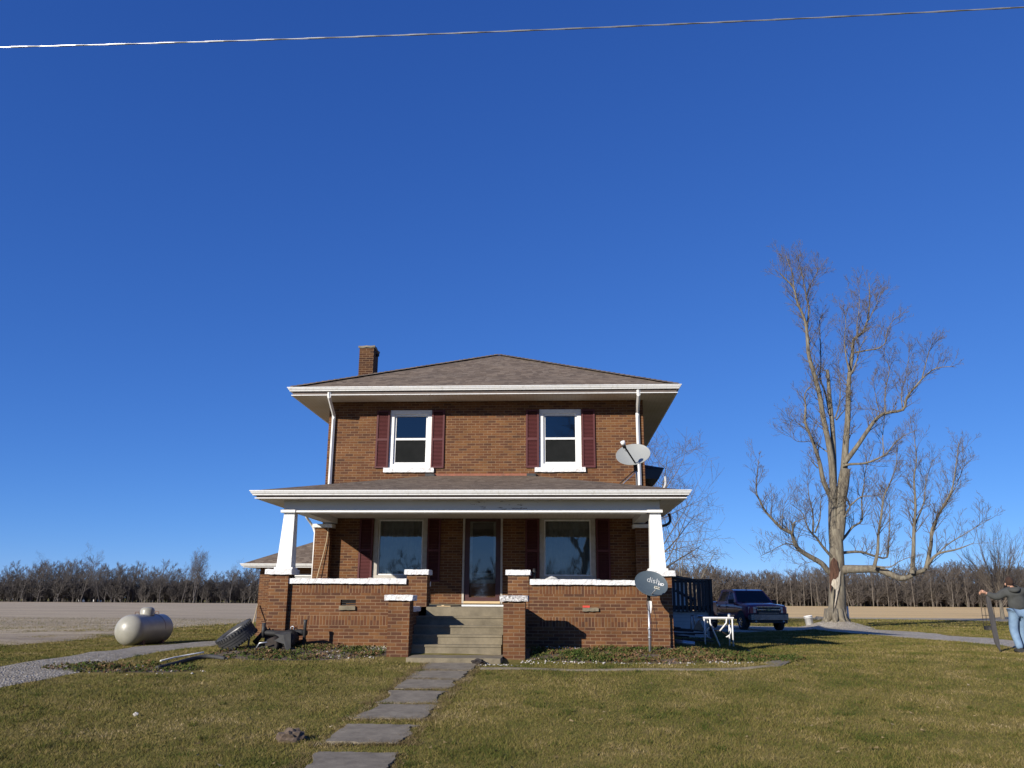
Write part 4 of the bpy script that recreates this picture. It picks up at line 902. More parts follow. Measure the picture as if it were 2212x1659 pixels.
# wire guard
gx,gy=20.6,42.5; gg=ground(gx,gy)
WG=thing('sapling_guard',(gx,gy,gg),'thin wire mesh guard with dark base on the grass beyond the right drive','tree guard')
m=MB()
for k in range(8):
    t=2*math.pi*k/8; m.tube([(gx+.28*math.cos(t),gy+.28*math.sin(t),gg),(gx+.28*math.cos(t),gy+.28*math.sin(t),gg+1.05)],.008,4)
for z_ in (.35,.7,1.05): m.tube([(gx+.28*math.cos(2*math.pi*i/16),gy+.28*math.sin(2*math.pi*i/16),gg+z_) for i in range(17)],.008,4)
m.build('cage','rusty_dark',WG); m=MB(); m.lathe([(.001,.22),(.25,.22),(.24,.0)],16,Matrix.Translation((gx,gy,gg-.01))); m.build('base','black_metal',WG)
# ------------------------------------------------------------------ power line
m=MB(); p0=at(-900,170,6.4);p1=at(3972,-18,6.4); 
cab=[p0.lerp(p1,i/120)+Vector((0,0,-.10*4*(i/120)*(1-i/120)+.04)) for i in range(121)]
dv=(p1-p0).normalized(); m.tube([cab[0]-dv*40+Vector((0,0,1.2)),cab[0]-dv*12+Vector((0,0,.25))]+cab+[cab[-1]+dv*12+Vector((0,0,.25)),cab[-1]+dv*40+Vector((0,0,1.2))],.0062,6); 
n=900
for ph in (0,math.pi):
    pts=[]
    for i in range(n+1):
        t=i/n; c=p0.lerp(p1,t)+Vector((0,0,-.10*4*t*(1-t)+.04)); a=ph+i*.11; pts.append(c+Vector((0,math.cos(a)*.006,math.sin(a)*.006)))
    m.tube(pts,.0028,4,cap=False)
tag(m.build('power_line','galv',origin=tuple(cab[60])),'twisted silver power line crossing the sky above the house','power line')
# ------------------------------------------------------------------ pickup truck (local: x forward, y left)
FX,FY=8.82,36.6; ha=R(-78.3); hd=Vector((math.cos(ha),math.sin(ha)))
tc=Vector((FX,FY))-hd*2.6; tz=ground(FX,FY)+.02
TK=thing('pickup_truck',(tc.x,tc.y,tz),'dark maroon crew cab pickup truck parked facing the lawn beside the deck','pickup truck',rz=ha); TK.scale=(.895,.895,.895)
def loft(m,secs,sm=True):
    n=len(secs[0]); o=len(m.v)
    for s in secs: m.v+= [tuple(p) for p in s]
    for i in range(len(secs)-1):
        for k in range(n-1): m.f.append((o+i*n+k,o+(i+1)*n+k,o+(i+1)*n+k+1,o+i*n+k+1)); m.smooth.append(sm)
    m.f.append(tuple(o+k for k in range(n))); m.smooth.append(False)
    m.f.append(tuple(o+(len(secs)-1)*n+k for k in range(n))[::-1]); m.smooth.append(False)
def sec(x,zb,zt,hw,cr=.0,r=.10):
    L=[(-hw*.94,zb),(-hw,zb+.12),(-hw,zt-r*1.6),(-hw*.985,zt-r*.6),(-hw*.93,zt),(-hw*.4,zt+cr),(0,zt+cr*1.1)]
    L=L+[(-y,z) for y,z in L[::-1][1:]]
    return [(x,y,z) for y,z in L]
m=MB(); loft(m,[sec(2.80,.62,1.08,.90,.02),sec(2.72,.58,1.13,.96,.04),sec(2.5,.55,1.17,.99,.06),sec(1.9,.55,1.22,1.0,.07),sec(1.35,.50,1.27,1.0,.05),sec(1.30,.50,1.28,1.0),sec(-1.0,.50,1.30,1.0),sec(-1.02,.52,1.30,1.0)]); B_=m.build('body','car_paint',TK,local=True)
m=MB()
loft(m,[sec(-1.06,.55,1.33,.98,0,.04),sec(-2.85,.55,1.33,.98,0,.04)],False); m.build('truck_bed','car_paint',TK,local=True)
def csec(x0,x1,z0,z1,w0,w1): pass
m=MB()
cab=[(1.42,1.26,.95),(.72,1.86,.76),(.45,1.905,.74),(-.55,1.905,.74),(-.80,1.87,.75),(-1.0,1.28,.94)]
# cab hull as convex set of quads
bL=[(1.42,-.95,1.26),(-1.0,-.94,1.28)];
pr_=[(1.42,1.26),(.72,1.86),(.40,1.91),(-.60,1.91),(-.82,1.87),(-1.0,1.28)]
wd=lambda z:.955-(z-1.26)*.33
V=[(x,-wd(z),z) for x,z in pr_]+[(x,wd(z),z) for x,z in pr_]; k6=6
m.add(V,[tuple(range(6))[::-1],tuple(range(6,12))]+[(i,i+1,i+7,i+6) for i in range(5)])
m.build('cab','car_paint',TK,local=True)
def pane(pts,name='pane',mat='car_glass'):
    m=MB(); m.add(pts,[tuple(range(len(pts)))]); return m.build(name,mat,TK,local=True)
def onside(x,z,s,e=.006): return (x,s*(wd(z)+e),z)
MATS['car_glass_dark']=MATS['car_glass']
for s in (-1,1):
    pane([onside(x,z,s) for x,z in ((1.10,1.33),(.62,1.78),(.36,1.80),(.30,1.33))],'side_window','tinted')
    pane([onside(x,z,s) for x,z in ((.20,1.33),(.24,1.80),(-.62,1.80),(-.82,1.34))],'side_window','tinted')
nx_,nz_=.65,.76
def onws(t,y): # along windshield
    x=1.42+(.72-1.42)*t; z=1.26+(1.86-1.26)*t; return (x+.006*nx_,y*(wd(z)-.07),z+.006*nz_)
pane([onws(.07,-1),onws(.07,1),onws(.93,1),onws(.93,-1)],'windshield','tinted')
pane([(-.98-.01,-.8,1.36),(-.98-.01,.8,1.36),(-.84-.01,.68,1.80),(-.84-.01,-.68,1.80)],'rear_window','tinted')
for s in (-1,1):
    m=MB(); m.obox((1.15,s*1.12,1.32),.12,.22,.20); m.tube([(1.1,s*.95,1.28),(1.13,s*1.05,1.28)],.03,6); m.build('mirror','black_metal',TK,local=True)
    for x in (.38,-.62):
        m=MB(); m.box(x-.09,x+.09,s*1.0-.0 if s>0 else -1.03,s*1.03 if s>0 else -1.0,1.06,1.10); m.build('door_handle','black_metal',TK,local=True)
    m=MB(); m.box(-.95,1.25,min(s*1.0,s*1.018),max(s*1.0,s*1.018),.66,.69); m.build('side_trim','chrome',TK,local=True)
    
    for x_ in (-.97,.24,1.22):
        m=MB(); m.box(x_,x_+.015,min(s*.99,s*1.004),max(s*.99,s*1.004),.57,1.26); m.build('door_gap','black_metal',TK,local=True)
    for x in (1.95,-1.85):
        # arch
        m=MB(); pts=[(x+.50*math.cos(t),s*1.006,.42+.50*math.sin(t)) for t in [math.pi*i/16 for i in range(17)]]
        m.add([(p[0],p[1],p[2]) for p in pts]+[(x,s*1.006,.42)],[(i,i+1,17) for i in range(16)]); m.add([(x-.5,s*1.006,.42),(x+.5,s*1.006,.42),(x+.45,s*1.006,.3),(x-.45,s*1.006,.3)],[(0,1,2,3)]); m.build('wheel_arch','black_rubber',TK,local=True)
        Mw=Matrix.Translation((x,s*.90,.39))@Matrix.Rotation(R(-90*s),4,'X')
        m=MB(); m.lathe([(.22,.125),(.25,.135),(.36,.12),(.39,.09),(.39,-.12),(.3,-.13)],28,Mw); W_=m.build('wheel','black_rubber',TK,local=True)
        m=MB(); m.lathe([(.225,.13),(.20,.12),(.19,.06),(.08,.10),(.06,.13),(.001,.13)],24,Mw)
        for k in range(6):
            t=2*math.pi*k/6; c=Mw@Vector((.13*math.cos(t),.13*math.sin(t),.105)); m.obox(c,.12,.05,.04,(Mw.to_3x3()@Matrix.Rotation(t,3,'Z')))
        m.build('rim','chrome',W_,local=True)
m=MB(); loft(m,[[(x,-y,z0),(x,-y,z1),(x,y,z1),(x,y,z0)] for x,y,z0,z1 in ((2.78,1.0,.50,.74),(2.95,.92,.50,.74),(3.0,.75,.50,.74))],False); m.build('bumper','bumper_steel',TK,local=True)
m=MB(); m.box(2.79,2.93,-.93,.93,.742,.80); m.box(2.75,2.92,-.88,.88,.36,.498); m.build('lower_bumper','black_rubber',TK,local=True)
m=MB(); m.box(2.80,2.835,-.56,.56,.80,1.09); GR=m.build('grille','black_rubber',TK,local=True)
m=MB(); m.box(2.83,2.86,-.60,.60,1.075,1.105); m.box(2.83,2.86,-.50,.50,.79,.812); m.box(2.83,2.865,-.58,.58,.945,.975)
m.tube([(2.845,-.60,1.09),(2.845,-.50,.80)],.014,4); m.tube([(2.845,.60,1.09),(2.845,.50,.80)],.014,4); m.build('grille_frame','chrome',GR,local=True)
m=MB(); m.box(2.865,2.885,-.13,.13,.94,.975); m.box(2.865,2.885,-.05,.05,.915,1.0); m.build('emblem','emblem',GR,local=True)
for s in (-1,1):
    for z0,z1 in ((.97,1.09),(.82,.94)):
        m=MB(); m.add([(2.79,s*.60,z0),(2.83,s*.62,z0),(2.74,s*.955,z0),(2.83,s*.62,z1),(2.74,s*.955,z1),(2.79,s*.6,z1)],[(1,2,4,3),(0,1,3,5),(3,4,5)] if s>0 else [(3,4,2,1),(5,3,1,0),(5,4,3)]); m.build('headlight','headlamp',TK,local=True)
    m=MB(); m.lathe([(.001,0),(.055,0),(.06,-.02)],12,Matrix.Translation((2.925,s*.68,.44))@Matrix.Rotation(R(90),4,'Y')); m.build('fog_light','headlamp',TK,local=True)
m=MB(); m.tube([(.5,0,1.905),(.48,0,1.95)],.02,6); m.build('roof_lamp','black_rubber',TK,local=True)
# ------------------------------------------------------------------ person (back view, leaning slightly, holding a stake)
def skin_obj(name,verts,edges,radii,mat,parent,sub=2,root=0):
    me=bpy.data.meshes.new(name); off=wloc(parent); me.from_pydata([tuple(Vector(v)-off) for v in verts],edges,[]); me.update()
    o=bpy.data.objects.new(name,me); COL.objects.link(o); o.parent=parent
    md=o.modifiers.new('s','SKIN'); md.use_smooth_shade=True
    for i,r in enumerate(radii):
        sv=me.skin_vertices[0].data[i]; sv.radius=(r,r) if not isinstance(r,tuple) else r; sv.use_root=(i==root)
    sb_=o.modifiers.new('u','SUBSURF'); sb_.levels=sub; sb_.render_levels=sub
    bpy.context.view_layer.update()
    me2=bpy.data.meshes.new_from_object(o.evaluated_get(bpy.context.evaluated_depsgraph_get()))
    o.modifiers.clear(); o.data=me2; me2.materials.clear(); me2.materials.append(MATS[mat])
    for p in me2.polygons: p.use_smooth=True
    return o
px_,py_=10.87,21.0; pg=ground(px_,py_)
PE=thing('person',(px_,py_,pg),'person seen from behind in a dark grey hoodie and blue jeans holding a pointed stake','person')
def Q(x,y,z): return (px_+x,py_+y,pg+z)
LF=(-.13,-.10,.09)
J=[Q(0,0,.95),Q(0,0,1.10),Q(-.01,.01,1.28),Q(-.03,.02,1.42),Q(-.07,.03,1.48),Q(-.09,.03,1.55),Q(-.10,.04,1.63),
   Q(-.19,.01,1.395),Q(-.40,.10,1.24),Q(-.60,.16,1.345),Q(-.655,.17,1.375),
   Q(.16,.01,1.39),Q(.30,.05,1.13),Q(.24,.25,.98),Q(.23,.30,.95),
   Q(-.10,0,.90),Q(-.13,.06,.50),Q(-.11,-.10,.09),Q(-.13,.05,.05),
   Q(.10,0,.90),Q(.12,.16,.50),Q(.14,.22,.09),Q(.16,.36,.05)]
E_=[(0,1),(1,2),(2,3),(3,4),(4,5),(5,6),(3,7),(7,8),(8,9),(9,10),(3,11),(11,12),(12,13),(13,14),(0,15),(15,16),(16,17),(17,18),(0,19),(19,20),(20,21),(21,22)]
rr_=[(.10,.08),(.09,.07),(.09,.07),(.06,.05),.052,.078,.07,.06,.045,.034,.028,.06,.045,.034,.028,.09,.06,.035,.02,.09,.06,.035,.02]
bd=skin_obj('body',J,E_,rr_,'skin',PE)
sub=[0,1,2,3,7,8,9,11,12,13]; mp={a:i for i,a in enumerate(sub)}
Ev=[(mp[a],mp[b]) for a,b in E_ if a in mp and b in mp]
vs_=[J[i] for i in sub]; vs_[0]=Q(0,0,.92)
skin_obj('hoodie',vs_,Ev,[(.20,.165),(.215,.17),(.22,.17),(.135,.12),.115,.095,.06,.115,.09,.06],'hoodie',PE)
m=MB(); m.lathe([(.001,-.02),(.09,.0),(.135,.035),(.14,.075),(.115,.105),(.085,.11)],20,Matrix.Translation(Q(-.05,-.06,1.39))@Matrix.Rotation(R(22),4,'X')@Matrix.Rotation(R(-12),4,'Y')); m.build('hood','hoodie',PE)
sub=[0,15,16,17,19,20,21]; mp={a:i for i,a in enumerate(sub)}; Ev=[(mp[a],mp[b]) for a,b in E_ if a in mp and b in mp]
JJ=[J[i] for i in sub]; JJ[3]=(JJ[3][0],JJ[3][1],pg+.06); JJ[6]=(JJ[6][0],JJ[6][1],pg+.06)
skin_obj('jeans',JJ,Ev,[(.15,.13),(.13,.13),.10,.082,(.135,.13),.10,.082],'jeans',PE)
for s,(a,b) in enumerate(((17,18),(21,22))):
    p=Vector(J[a]);q=Vector(J[b]); m=MB(); m.tube([(p.x,p.y-.05,pg+.045),(p.x,p.y+.05,pg+.05),(q.x,q.y+.05,pg+.035)],[.062,.062,.045],10); m.build('shoe','shoe',PE)
bm=bmesh.new(); bmesh.ops.create_uvsphere(bm,u_segments=20,v_segments=12,radius=1); m=MB(); rnd=random.Random(3)
m.add([Vector(Q(-.09,.02,1.615))+Vector((v.co.x*.088,v.co.y*.10,v.co.z*.115))*(1+rnd.uniform(-.03,.03)) for v in bm.verts],[tuple(v.index for v in f.verts) for f in bm.faces],True); bm.free(); m.build('hair','hair',PE)
for s in (-1,1):
    m=MB(); m.tube([Q(-.09+s*.088,.03,1.52),Q(-.09+s*.10,.03,1.55),Q(-.09+s*.092,.03,1.58)],[.010,.018,.012],6); m.build('ear','skin',PE)
# hand with fingers around the stake top
H0=Vector(Q(-.655,.17,1.375)); m=MB(); m.tube([H0+Vector((.05,-.01,-.03)),H0,H0+Vector((-.05,.0,.02))],[.03,.042,.034],8)
for k in range(4):
    o_=H0+Vector((-.055,-.035+.022*k,.03-.012*k)); m.tube([o_,o_+Vector((-.03,.005,-.02)),o_+Vector((-.02,.01,-.055)),o_+Vector((.01,.01,-.06))],[.011,.010,.009,.008],6)
m.tube([H0+Vector((0,-.03,.02)),H0+Vector((-.03,-.05,.0)),H0+Vector((-.02,-.055,-.035))],[.013,.011,.009],6); m.build('hand','skin',PE)
# stake
ST=thing('pointed_stake',(10.33,21.1,pg),'long dark board with a pointed end held upright by the person','stake')
m=MB(); tp=Vector((10.285,21.14,1.24)); bt=Vector((10.325,21.05,pg+.02)); d=(bt-tp); u=d.normalized(); sx=Vector((1,0,.1)).normalized(); th=Vector((0,.016,0))
prof=[(0,-.03,.03),(.08,-.045,.05),(.45,-.055,.06),(.84,-.05,.06),(1.0,.03,.042)]
V=[]
for t,a,b in prof:
    c=tp+d*t; V+=[c+sx*a-th,c+sx*b-th,c+sx*b+th,c+sx*a+th]
fs=[(0,1,2,3),(16,19,18,17)]
for i in range(4):
    for k in range(4): fs.append((i*4+k,i*4+(k+1)%4,(i+1)*4+(k+1)%4,(i+1)*4+k)[::-1])
m.add(V,fs); m.build('board','stake_wood',ST)
# ------------------------------------------------------------------ bare trees
def polymesh(name,PL,mat,parent=None,kind=None,origin=(0,0,0),thick=1.):
    VV=[];FF=[];o=0; org=np.array(origin)
    for pts,rad in PL:
        rm=rad[0]; n=9 if rm>.10 else (5 if rm>.03 else 3)
        P=np.array([tuple(p) for p in pts])-org; k=len(P)
        T=np.gradient(P,axis=0); T/=np.linalg.norm(T,axis=1)[:,None]+1e-9
        ref=np.array([1.,0,0]) if abs(T[0][0])<.8 else np.array([0,1.,0])
        A=np.cross(T,ref); A/=np.linalg.norm(A,axis=1)[:,None]+1e-9; B=np.cross(T,A)
        t=np.arange(n)*2*math.pi/n; Rr=np.array(rad)[:,None,None]*thick
        ring=P[:,None,:]+Rr*(A[:,None,:]*np.cos(t)[None,:,None]+B[:,None,:]*np.sin(t)[None,:,None])
        VV.append(ring.reshape(-1,3))
        i,j=np.meshgrid(np.arange(k-1),np.arange(n),indexing='ij'); a=(o+i*n+j).ravel(); b=(o+i*n+(j+1)%n).ravel()
        FF.append(np.stack([a,b,b+n,a+n],1)); o+=k*n
    ob=npmesh(name,np.concatenate(VV),np.concatenate(FF),mat,parent,kind=kind)
    ob.data.polygons.foreach_set('use_smooth',[True]*len(ob.data.polygons))
    return ob
def rvec(r): 
    while True:
        v=Vector((r.uniform(-1,1),r.uniform(-1,1),r.uniform(-1,1)))
        if .1<v.length<1: return v.normalized()
rmin=.0056
def grow(PL,p,d,L,r,lev,rn,up=.25,nch=5,spread=.8,shrink=.55,seg=4,start=.3,wig=.12):
    pts=[p.copy()];rad=[r]; d=d.normalized(); q=p.copy(); dirs=[d]
    n=max(2,seg)
    for i in range(n):
        d=(d+rvec(rn)*wig+Vector((0,0,up*.25))).normalized(); q=q+d*(L/n); pts.append(q.copy()); rad.append(max(rmin,r*(1-.8*(i+1)/n))); dirs.append(d)
    PL.append((pts,rad))
    if lev<=0: return
    for c in range(nch):
        t=start+(1-start)*(c+rn.random())/nch; f=t*n; i=min(n-1,int(f)); pos=pts[i].lerp(pts[i+1],f-i)
        dd=dirs[i]; s=rvec(rn); s=(s-dd*s.dot(dd)).normalized()
        nd=(dd*(1-spread*.45)+s*spread+Vector((0,0,up))).normalized()
        grow(PL,pos,nd,L*shrink*(1.15-.6*t)*rn.uniform(.7,1.2),max(.003,rad[i]*.55),lev-1,rn,up,max(2,nch-1),spread,shrink,max(2,seg-1),.2,wig*1.15)
def make_tree(name,loc,h,seed,label,cat='tree',tw=.10,group=None,mat='wood_far',lean=(0,0),tr=.02,levels=3,crown=.3,nch=7,spread=.75,up=.35,fork=1,shrink=.5,seg=8,tm=None):
    rn=random.Random(seed); root=thing(name,loc,label,cat,group); TP=[];CP=[]
    o=Vector(loc); r0=h*tr
    base=[];
    for f in range(fork):
        d=Vector((lean[0]+ (rn.uniform(-.5,.5)*.5 if fork>1 else 0),lean[1]+(rn.uniform(-.5,.5)*.5 if fork>1 else 0),1)).normalized()
        tmp=[]; grow(tmp,o+Vector((0,0,-.1)) if f==0 else o+Vector((0,0,h*.12)),d,h*(.98 if f==0 else .85),r0*(1 if f==0 else .6),levels,rn,up,nch+4,spread,shrink,seg,crown,tw)
        TP.append(tmp[0]); CP+=tmp[1:]
    polymesh('trunk',TP,tm or mat,root,origin=loc); polymesh('crown',CP,mat,root,origin=loc)
    return root
def copy_tree(r,loc,s,rz,label,lean=0):
    c=r.copy(); COL.objects.link(c); c.location=loc; c.scale=(s,s,s); c.rotation_euler=(0,lean,rz); c['label']=label
    for ch in list(r.children):
        k=ch.copy(); COL.objects.link(k); k.parent=c
    return c
# ---- the big tree: limbs follow the photograph, each with a depth of its own
BT=45.
rn=random.Random(77)
BTZ=ground(14.2,BT)
big=thing('maple_tree',(14.2,BT,BTZ),'tall half bare old tree with broken top and hollow rotting trunk beside the drive','tree')
LIMBS=[];
def limb(conv,pts,r0,r1,dy=0.,tw=1.,y0=0.):
    n=len(pts); P=[]
    for i,(u,v) in enumerate(pts):
        t=i/(n-1); P.append(at(*conv(u,v),BT+y0+dy*t))
    P=curve_smooth(P,3); k=len(P); rad=[r0+(r1-r0)*(i/(k-1))**.8 for i in range(k)]
    LIMBS.append((P,rad)); 
    if tw<=0: return
    L=sum((P[i+1]-P[i]).length for i in range(k-1)); nn=int(L*3.7*tw)
    for c in range(nn):
        t=.22+.78*(c+rn.random())/max(1,nn); f=t*(k-1); i=min(k-2,int(f)); pos=P[i].lerp(P[i+1],f-i); dd=(P[i+1]-P[i]).normalized()
        s=rvec(rn); s=(s-dd*s.dot(dd)).normalized(); nd=(dd*.55+s*.75+Vector((0,0,.45))).normalized()
        ln=rn.uniform(.55,1.45)*(1.2-.35*t); grow(TW,pos,nd,ln,max(.012,min(.028,rad[i]*.4)),2,rn,.30,5,.72,.55,3,.15,.15)
TW=[]
# trunk
limb(z8,[(662,1290),(662,1200),(662,1000),(660,800),(655,640),(650,520)],.56,.30,tw=0)
LIMBS[-1]=(LIMBS[-1][0],[.60,.50,.455,.44]+[.43-.11*i/(len(LIMBS[-1][0])-5) for i in range(len(LIMBS[-1][0])-4)])
limb(z8,[(638,640),(628,480),(625,300),(618,200)],.27,.20,.1,0)
limb(z8,[(668,600),(690,450),(695,300),(722,150),(735,20)],.30,.22,-.1,0)
limb(z7,[(625,1650),(617,1500),(608,1400),(590,1290),(560,1150),(535,1000),(500,870),(470,760),(460,650),(450,560),(425,490),(398,430),(375,340),(320,280),(290,250)],.20,.03,-1.5)
limb(z7,[(375,340),(368,250),(345,190),(330,140)],.05,.012,.6,1.6); limb(z7,[(455,610),(470,480),(455,400),(440,310),(420,230),(402,160)],.07,.012,-.6,1.6); limb(z7,[(455,400),(490,300),(535,215)],.035,.01,.7,1.6)
limb(z7,[(628,1560),(622,1300),(610,1130),(597,1000),(590,900),(583,850)],.15,.085,.4,.25)
limb(z7,[(662,1650),(680,1520),(690,1450),(700,1300),(712,1150),(715,1000),(722,880),(740,750),(750,660),(800,620),(835,540),(848,430),(845,310)],.24,.02,1.2)
limb(z7,[(728,880),(755,830),(780,750),(795,700),(830,640)],.06,.015,-.8,1.4); limb(z7,[(755,742),(830,728),(900,715),(945,680),(960,600),(1010,520)],.055,.012,-1.2,1.3); limb(z7,[(720,860),(700,760),(690,650),(700,560),(690,480)],.05,.012,1.1,1.4)
limb(z7,[(770,660),(770,560),(785,450),(780,340)],.04,.01,.8,1.5); limb(z7,[(845,540),(890,440),(925,360)],.03,.01,.6,1.5)
limb(z7,[(690,1430),(725,1385),(780,1310),(840,1220),(885,1160),(940,1120),(1055,1097),(1075,1030),(1110,980),(1180,900),(1240,850),(1300,832),(1375,830)],.145,.015,-2.2,1.)
limb(z7,[(1055,1095),(1045,1000),(1075,880),(1100,700)],.04,.01,.8,1.4); limb(z7,[(1175,900),(1210,760),(1240,680)],.04,.01,-.6,1.5); limb(z7,[(945,1118),(945,980),(970,850),(940,740)],.05,.01,.9,1.3); limb(z7,[(935,1120),(850,1088),(770,1090)],.03,.008,.4,.8); limb(z7,[(900,1080),(880,980),(870,890)],.03,.008,.4,1.2)
limb(z7,[(680,1450),(720,1437),(820,1430),(900,1400),(960,1365),(1000,1310),(1060,1260),(1140,1225)],.085,.012,-1.6,1.2); limb(z7,[(935,1378),(930,1250),(945,1120)],.04,.01,.5,1.3)
limb(z7,[(612,1650),(560,1540),(540,1440),(510,1340),(480,1260),(447,1175),(450,1080),(445,1000),(475,955)],.15,.02,-1.2,1.1); limb(z7,[(525,1460),(480,1412)],.04,.02,-.2,1.5); limb(z7,[(490,1290),(400,1295),(345,1250)],.03,.008,-.6,1.4); limb(z7,[(470,1230),(400,1180),(340,1150)],.03,.008,-.4,1.5)
limb(z7,[(585,1360),(530,1320),(500,1290)],.04,.012,.5,1); limb(z7,[(600,1130),(575,1000),(540,900),(545,800),(540,650),(535,560),(548,510)],.07,.012,1.2,1.1); limb(z7,[(632,1150),(660,1060),(665,950),(655,850),(650,740)],.05,.01,1.3,1.2); limb(z7,[(640,1160),(700,1090)],.05,.02,.6,1.2)
limb(z8,[(650,900),(585,865),(530,800),(400,725),(330,670),(300,600),(280,550),(200,510),(120,430),(60,360),(20,280),(-10,200),(0,60),(10,-60)],.17,.015,-2.8,1.1)
limb(z8,[(300,650),(230,640),(130,690),(30,740)],.04,.008,-.8,1.5,-1.2); limb(z8,[(290,560),(300,470),(350,445),(400,420)],.05,.01,-.8,1.3,-1.4); limb(z8,[(200,510),(210,400),(230,290)],.03,.008,-.3,1.5,-1.6)
limb(z8,[(520,795),(440,790),(340,830)],.03,.008,-.6,1.3,-.5)
limb(z8,[(650,770),(605,735),(540,660),(490,590),(440,540),(400,460),(370,380),(280,310)],.10,.012,-1.6,1.1); limb(z8,[(460,555),(462,400),(430,250),(410,80)],.06,.012,-1,1.2,-.8); limb(z8,[(478,550),(520,430),(530,260),(580,215)],.05,.012,-.6,1.2,-.8)
limb(z8,[(665,862),(740,852),(850,850),(1000,852),(1100,890),(1180,925),(1250,915),(1320,880),(1380,858),(1430,790),(1500,722),(1640,690),(1740,655),(1800,630)],.26,.008,-3.2,.75)
limb(z8,[(970,835),(1000,700),(1005,560),(1030,400),(1050,250),(1095,150),(1150,0),(1160,-160)],.10,.015,-1.2,1.25,-1.2)
limb(z8,[(1285,885),(1295,700),(1300,500),(1312,330),(1300,100),(1320,-60),(1300,-250)],.12,.015,-.5,1.25,-1.9)
limb(z8,[(1400,845),(1440,650),(1450,520),(1530,350),(1610,200),(1640,50),(1670,-200)],.11,.015,-.8,1.25,-2.1)
limb(z8,[(1430,795),(1560,660),(1700,570),(1850,480),(1950,425)],.042,.008,-1.2,.8,-2.3); limb(z8,[(980,828),(1100,832),(1170,790),(1270,745)],.05,.012,-.8,1.2,-1.2)
limb(z8,[(1440,620),(1500,420),(1600,250),(1690,60),(1740,-100)],.045,.01,.4,1.,-2.4); limb(z8,[(1310,480),(1380,300),(1400,120),(1460,-60)],.05,.01,.8,1.2,-2.)
limb(z8,[(670,725),(740,712),(860,708),(960,738),(1075,752),(1090,600),(1100,430),(1095,280)],.10,.015,1.6,1.1)
limb(z8,[(675,640),(735,570),(790,500),(870,440),(865,300),(885,150),(900,20),(960,-150)],.085,.015,1.8,1.1); limb(z8,[(668,500),(700,450),(740,380),(770,320),(720,200),(730,60)],.09,.02,-.8,1.1); limb(z8,[(770,325),(860,250),(950,245),(1040,230)],.05,.01,-.9,1.2,-.5)
trunk_=LIMBS[0:1]
polymesh('trunk',LIMBS[:3],'bark',big,origin=(14.2,BT,BTZ)); polymesh('limbs',LIMBS[3:],'bark',big,origin=(14.2,BT,BTZ)); polymesh('twigs',TW,'bark_twig',big,origin=(14.2,BT,BTZ))
print('twigs',len(TW))
# rot wound and torn bare wood on the trunk face, root flare
def patch(name,pts,mat,dy,seed):
    m=MB(); rnd=random.Random(seed); c=Vector((0,0,0)); P=[]
    for i in range(len(pts)):
        a=Vector((*pts[i],0));b=Vector((*pts[(i+1)%len(pts)],0))
        for k in range(4): q=a.lerp(b,k/4); P.append((q.x+rnd.uniform(-4,4),q.y+rnd.uniform(-6,6)))
    cu=sum(p[0] for p in P)/len(P);cv=sum(p[1] for p in P)/len(P)
    cxp=at(*st(1165,cv),BT); 
    def pt(u,v,k=0):
        y=BT-.46; w=at(*st(u,v),BT); ctr=at(*st(1168,v),BT).x; dx=w.x-ctr; R_=.48 if v<1000 else .5
        yy=BT-math.sqrt(max(.02,R_*R_-dx*dx))-dy+rnd.uniform(-.01,.01); return at(*st(u,v),yy)
    rings=5; V=[]; nP=len(P)
    for r_ in range(rings+1):
        f=r_/rings
        for (u,v) in P: V.append(pt(cu+(u-cu)*max(f,.02),cv+(v-cv)*max(f,.02)))
    fs=[(r_*nP+i,r_*nP+(i+1)%nP,(r_+1)*nP+(i+1)%nP,(r_+1)*nP+i) for r_ in range(rings) for i in range(nP)]
    m.add(V,fs); return m.build(name,mat,big)
patch('rotten_wood',[(1110,120),(1160,170),(1180,260),(1205,330),(1200,450),(1160,540),(1100,480),(1070,600),(1060,720),(1046,640),(1038,450),(1040,300),(1056,200)],'rot_wood',.02,1)
patch('bare_wood',[(1100,480),(1150,490),(1190,430),(1225,330),(1215,560),(1180,700),(1150,860),(1120,1000),(1112,1100),(1125,860),(1150,680),(1110,620),(1072,570)],'bare_wood',.035,2)
patch('hollow',[(1112,660),(1145,655),(1140,760),(1120,900),(1105,1060),(1098,1060),(1106,800)],'dark_room',.05,3)
m=MB()
for k in range(9):
    a=2*math.pi*k/9+.2; c=Vector((14.17,BT,0)); d=Vector((math.cos(a),math.sin(a),0)); rr=random.Random(k).uniform(.8,1.15)
    q=[c+d*.30,c+d*.50*rr,c+d*.78*rr]; m.tube([(q[0].x,q[0].y,BTZ+.55),(q[1].x,q[1].y,BTZ+.12),(q[2].x,q[2].y,ground(q[2].x,q[2].y)-.04)],[.22,.16,.05],7)
m.build('roots','bark',big)
# ---- tree behind the house, seen right of the porch
tb=(4.6,44.5,ground(4.6,44.5))
make_tree('bare_tree',tb,9.3,21,'bare spreading tree behind the house showing right of the porch column',mat='bark_twig',tm='bark',levels=3,crown=.10,nch=7,spread=1.15,up=.22,fork=3,tr=.016,shrink=.60,seg=7)
tb=(5.9,41.5,ground(5.9,41.5))
make_tree('bare_tree',tb,4.2,23,'low crooked bare tree just right of the porch above the deck',mat='bark_twig',tm='bark',levels=2,crown=.15,nch=5,spread=1.0,up=.18,fork=3,tr=.016,shrink=.58,seg=6,lean=(.25,0))
